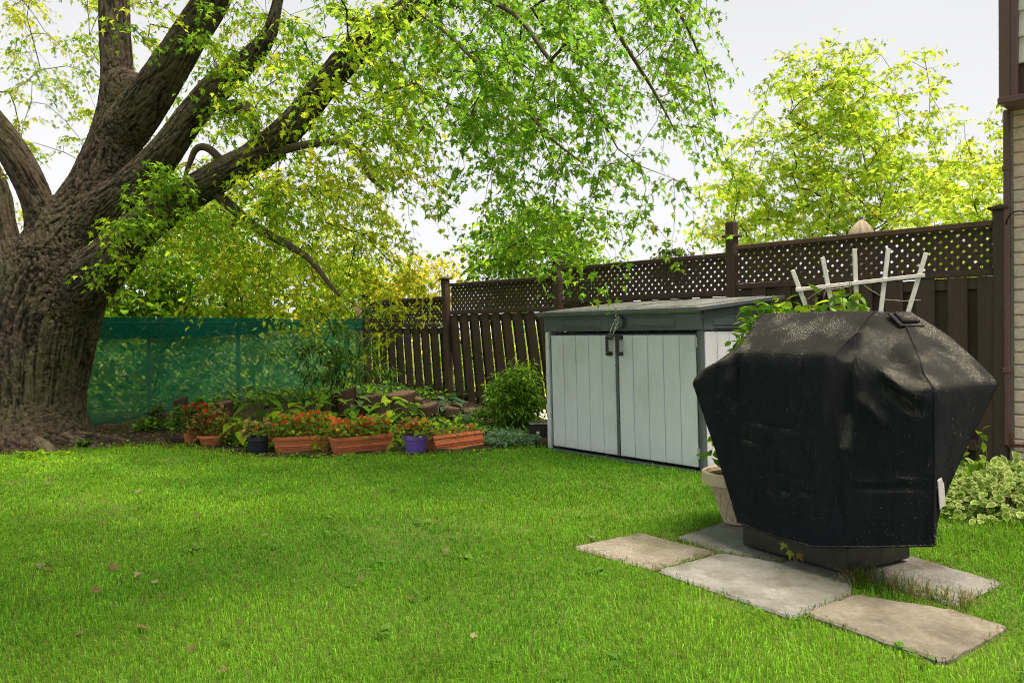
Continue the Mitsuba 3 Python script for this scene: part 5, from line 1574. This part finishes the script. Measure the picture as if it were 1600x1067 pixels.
TRL = thing('fan_trellis', 'white wooden fan trellis standing behind the grill cover', 'trellis')
hub = at(1347, 700, 5.6)
for px, py, bx in ((1238, 422, 1338), (1285, 402, 1342), (1335, 389, 1347), (1388, 388, 1352), (1447, 395, 1358)):
    put(TRL, 'slat', mikit.ply(bar(at(bx, 690, 5.6), at(px, py, 5.6), .030, .012), 'white_paint'))
put(TRL, 'crossbar', mikit.ply(bar(at(1243, 453, 5.585), at(1445, 430, 5.585), .026, .012), 'white_paint'))
put(TRL, 'crossbar', mikit.ply(bar(at(1290, 560, 5.585), at(1405, 552, 5.585), .026, .012), 'white_paint'))
put(TRL, 'stake', mikit.ply(bar(V3(hub[0], hub[1] + .015, .0), V3(hub[0], hub[1] + .015, .62), .035, .02), 'white_paint'))
put(TRL, 'arched_brace', mikit.ply(cat(bar(at(1327, 494, 5.575), at(1338, 484, 5.575), .03, .01), bar(at(1336, 484, 5.574), at(1353, 484, 5.574), .03, .01), bar(at(1351, 484, 5.575), at(1363, 494, 5.575), .03, .01)), 'white_paint'))
wr = [[(1258, 470), (1275, 458), (1292, 449)], [(1287, 466), (1291, 448)], [(1296, 452), (1315, 450), (1330, 447)], [(1350, 446), (1362, 454), (1377, 463)], [(1383, 468), (1410, 470), (1438, 469)]]
for w_ in wr: put(TRL, 'wire', mikit.ply(tube(smooth_path([at(x, y, 5.57) for x, y in w_], 4), .0022, 4), 'wire'))

VCOLS = np.tile(V3(.30, .56, .30), (1, 1))


def variegated():
    t = np.linspace(0, 1, 6); xs = (0, .62, 1.0, -.62, -1.0); v, f, c = [], [], []
    hw = .36 * np.sin(np.pi * t ** .9) ** .9; hw[0] = hw[-1] = 0
    for i in range(6):
        for x in xs:
            v.append((x * hw[i], t[i], -.3 * t[i] ** 2 + .3 * abs(x) * hw[i] + .05 * math.sin(9 * t[i]) * abs(x)))
            c.append((.30, .50, .16) if abs(x) < .7 and 0 < i < 5 and not (abs(x) > .5 and i in (1, 4)) else (1, 1, 1))
    for i in range(5):
        a, b = 5 * i, 5 * i + 5
        for p, q in ((0, 1), (1, 2)): f += [(a + p, a + q, b + q), (a + p, b + q, b + p)]
        for p, q in ((0, 3), (3, 4)): f += [(a + p, b + q, a + q), (a + p, b + p, b + q)]
    v, f = np.array(v, float), np.array(f)
    ar = np.linalg.norm(np.cross(v[f[:, 1]] - v[f[:, 0]], v[f[:, 2]] - v[f[:, 0]]), axis=1)
    return v, f[ar > 1e-9], np.array(c)


VAR = variegated()
k = thing('variegated_shrub', 'low bushy plant with cream-edged leaves below the brick wall', 'shrub')
vc_ = gnd(1590, 800, .05)
n = 1150
u = rq.normal(0, 1, (n, 3)); u /= np.linalg.norm(u, axis=1, keepdims=True); u *= (rq.random((n, 1)) ** .25); u[:, 2] = np.abs(u[:, 2])
bump_ = (.72 + .5 * meshkit.fbm(u * 2.2 + 3, 2, 3))[:, None]
P = V3(vc_[0] + .10, vc_[1] + .18, .03) + u * V3(.60, .50, .28) * bump_
f = leaf_frames(rq, u * V3(1, 1, .5) + rq.normal(0, .4, (n, 3)), np.tile(V3(-.2, -.4, 1), (n, 1)), .35)
s = .068 * rq.uniform(.6, 1.15, n); cc = palette(rq, n, [(.78, .80, .42), (.70, .76, .36), (.45, .58, .18)], [.5, .35, .15], .12)
rest = leaf_parts(k, 'leaf', VAR, 'leaf_matte', P, f, s, cc, 240, rq, 6)
put(k, 'foliage', cloud_ply(merge(VAR, P[rest], f[rest], s[rest], cc[rest]), 'leaf_matte'), kind='stuff')
put(k, 'stem', bark_ply(cat([tube([V3(vc_[0] + .1, vc_[1] + .18, 0) + rq.normal(0, .05, 3) * V3(1, 1, 0), P[i]], [.006, .002], 4, False) for i in range(0, n, 12)])))
wk = gnd(1532, 735, .1)
leafy('weed', 'single leafy weed behind the right edge of the grill cover', V3(3.05, 5.45, .05), [at(1528, 672, 5.45), at(1524, 690, 5.4), at(1516, 720, 5.35)], 5, .075, (FR1, LIME), 10)

SEED = thing('maple_seedling', 'tiny maple seedling with yellowing leaves at the foot of the grill', 'seedling')
sb = gnd(1245, 884, .03)
for q in (at(1226, 852, sb[1]), at(1235, 866, sb[1]), at(1246, 868, sb[1])):
    put(SEED, 'stem', bark_ply(tube(smooth_path([sb, sb * .5 + q * .5 + V3(0, 0, .02), q], 4), .0018, 4), (.12, .12, .05)))
for (px, py), cl in zip(((1226, 852), (1234, 863), (1247, 867)), ((.24, .36, .05), (.34, .38, .05), (.46, .36, .08))):
    fq = leaf_frames(rq, np.array([V3(.3 if px > 1230 else -.4, -.4, -.6)]), np.array([V3(0, -1, .6)]), .2)[0]
    put(SEED, 'leaf', W(mikit.ply((MAPLE[0], MAPLE[1]), 'leaf', color=np.tile(cl, (len(MAPLE[0]), 1))), frame(at(px, py - 3, sb[1]), *(fq * .048).T)))

PAR = thing('garden_parasol', 'closed beige garden parasol behind the fence', 'parasol')
pb = at(1346, 362, 9.6)
pz = lambda y: at(1346, y, 9.6)[2]
prof_z = [pz(343), pz(348), pz(356), pz(366), pz(400), pz(470)]
prof_r = [.012, .045, .085, .115, .15, .13]
th = np.linspace(0, 2 * np.pi, 48, endpoint=False)
vv, ff = [], []
for z, r in zip(prof_z, prof_r):
    rr = r * (1 + .22 * np.abs(np.sin(4 * th)) - .12 * np.sin(8 * th + z * 3))
    vv.append(np.column_stack([pb[0] + rr * np.cos(th), pb[1] + rr * np.sin(th), np.full(48, z)]))
for i in range(len(prof_z) - 1):
    for j in range(48):
        a, b, c_, d = i * 48 + j, i * 48 + (j + 1) % 48, (i + 1) * 48 + (j + 1) % 48, (i + 1) * 48 + j
        ff += [(a, c_, b), (a, d, c_)]
put(PAR, 'canopy', mikit.ply((np.vstack(vv), np.array(ff)), 'parasol_cloth', smooth=True))
put(PAR, 'pole', mikit.ply(tube([V3(pb[0], pb[1], .0), V3(pb[0], pb[1], pz(344))], .02, 10), 'zinc', smooth=40))
fm = lathe([(.001, 0), (.022, .004), (.016, .014), (.020, .024), (.017, .036), (.006, .046), (.001, .050)], 16)
put(PAR, 'finial', W(mikit.ply(fm, 'zinc', smooth=40), frame(V3(pb[0], pb[1], pz(344)), (1, 0, 0), (0, 1, 0))))
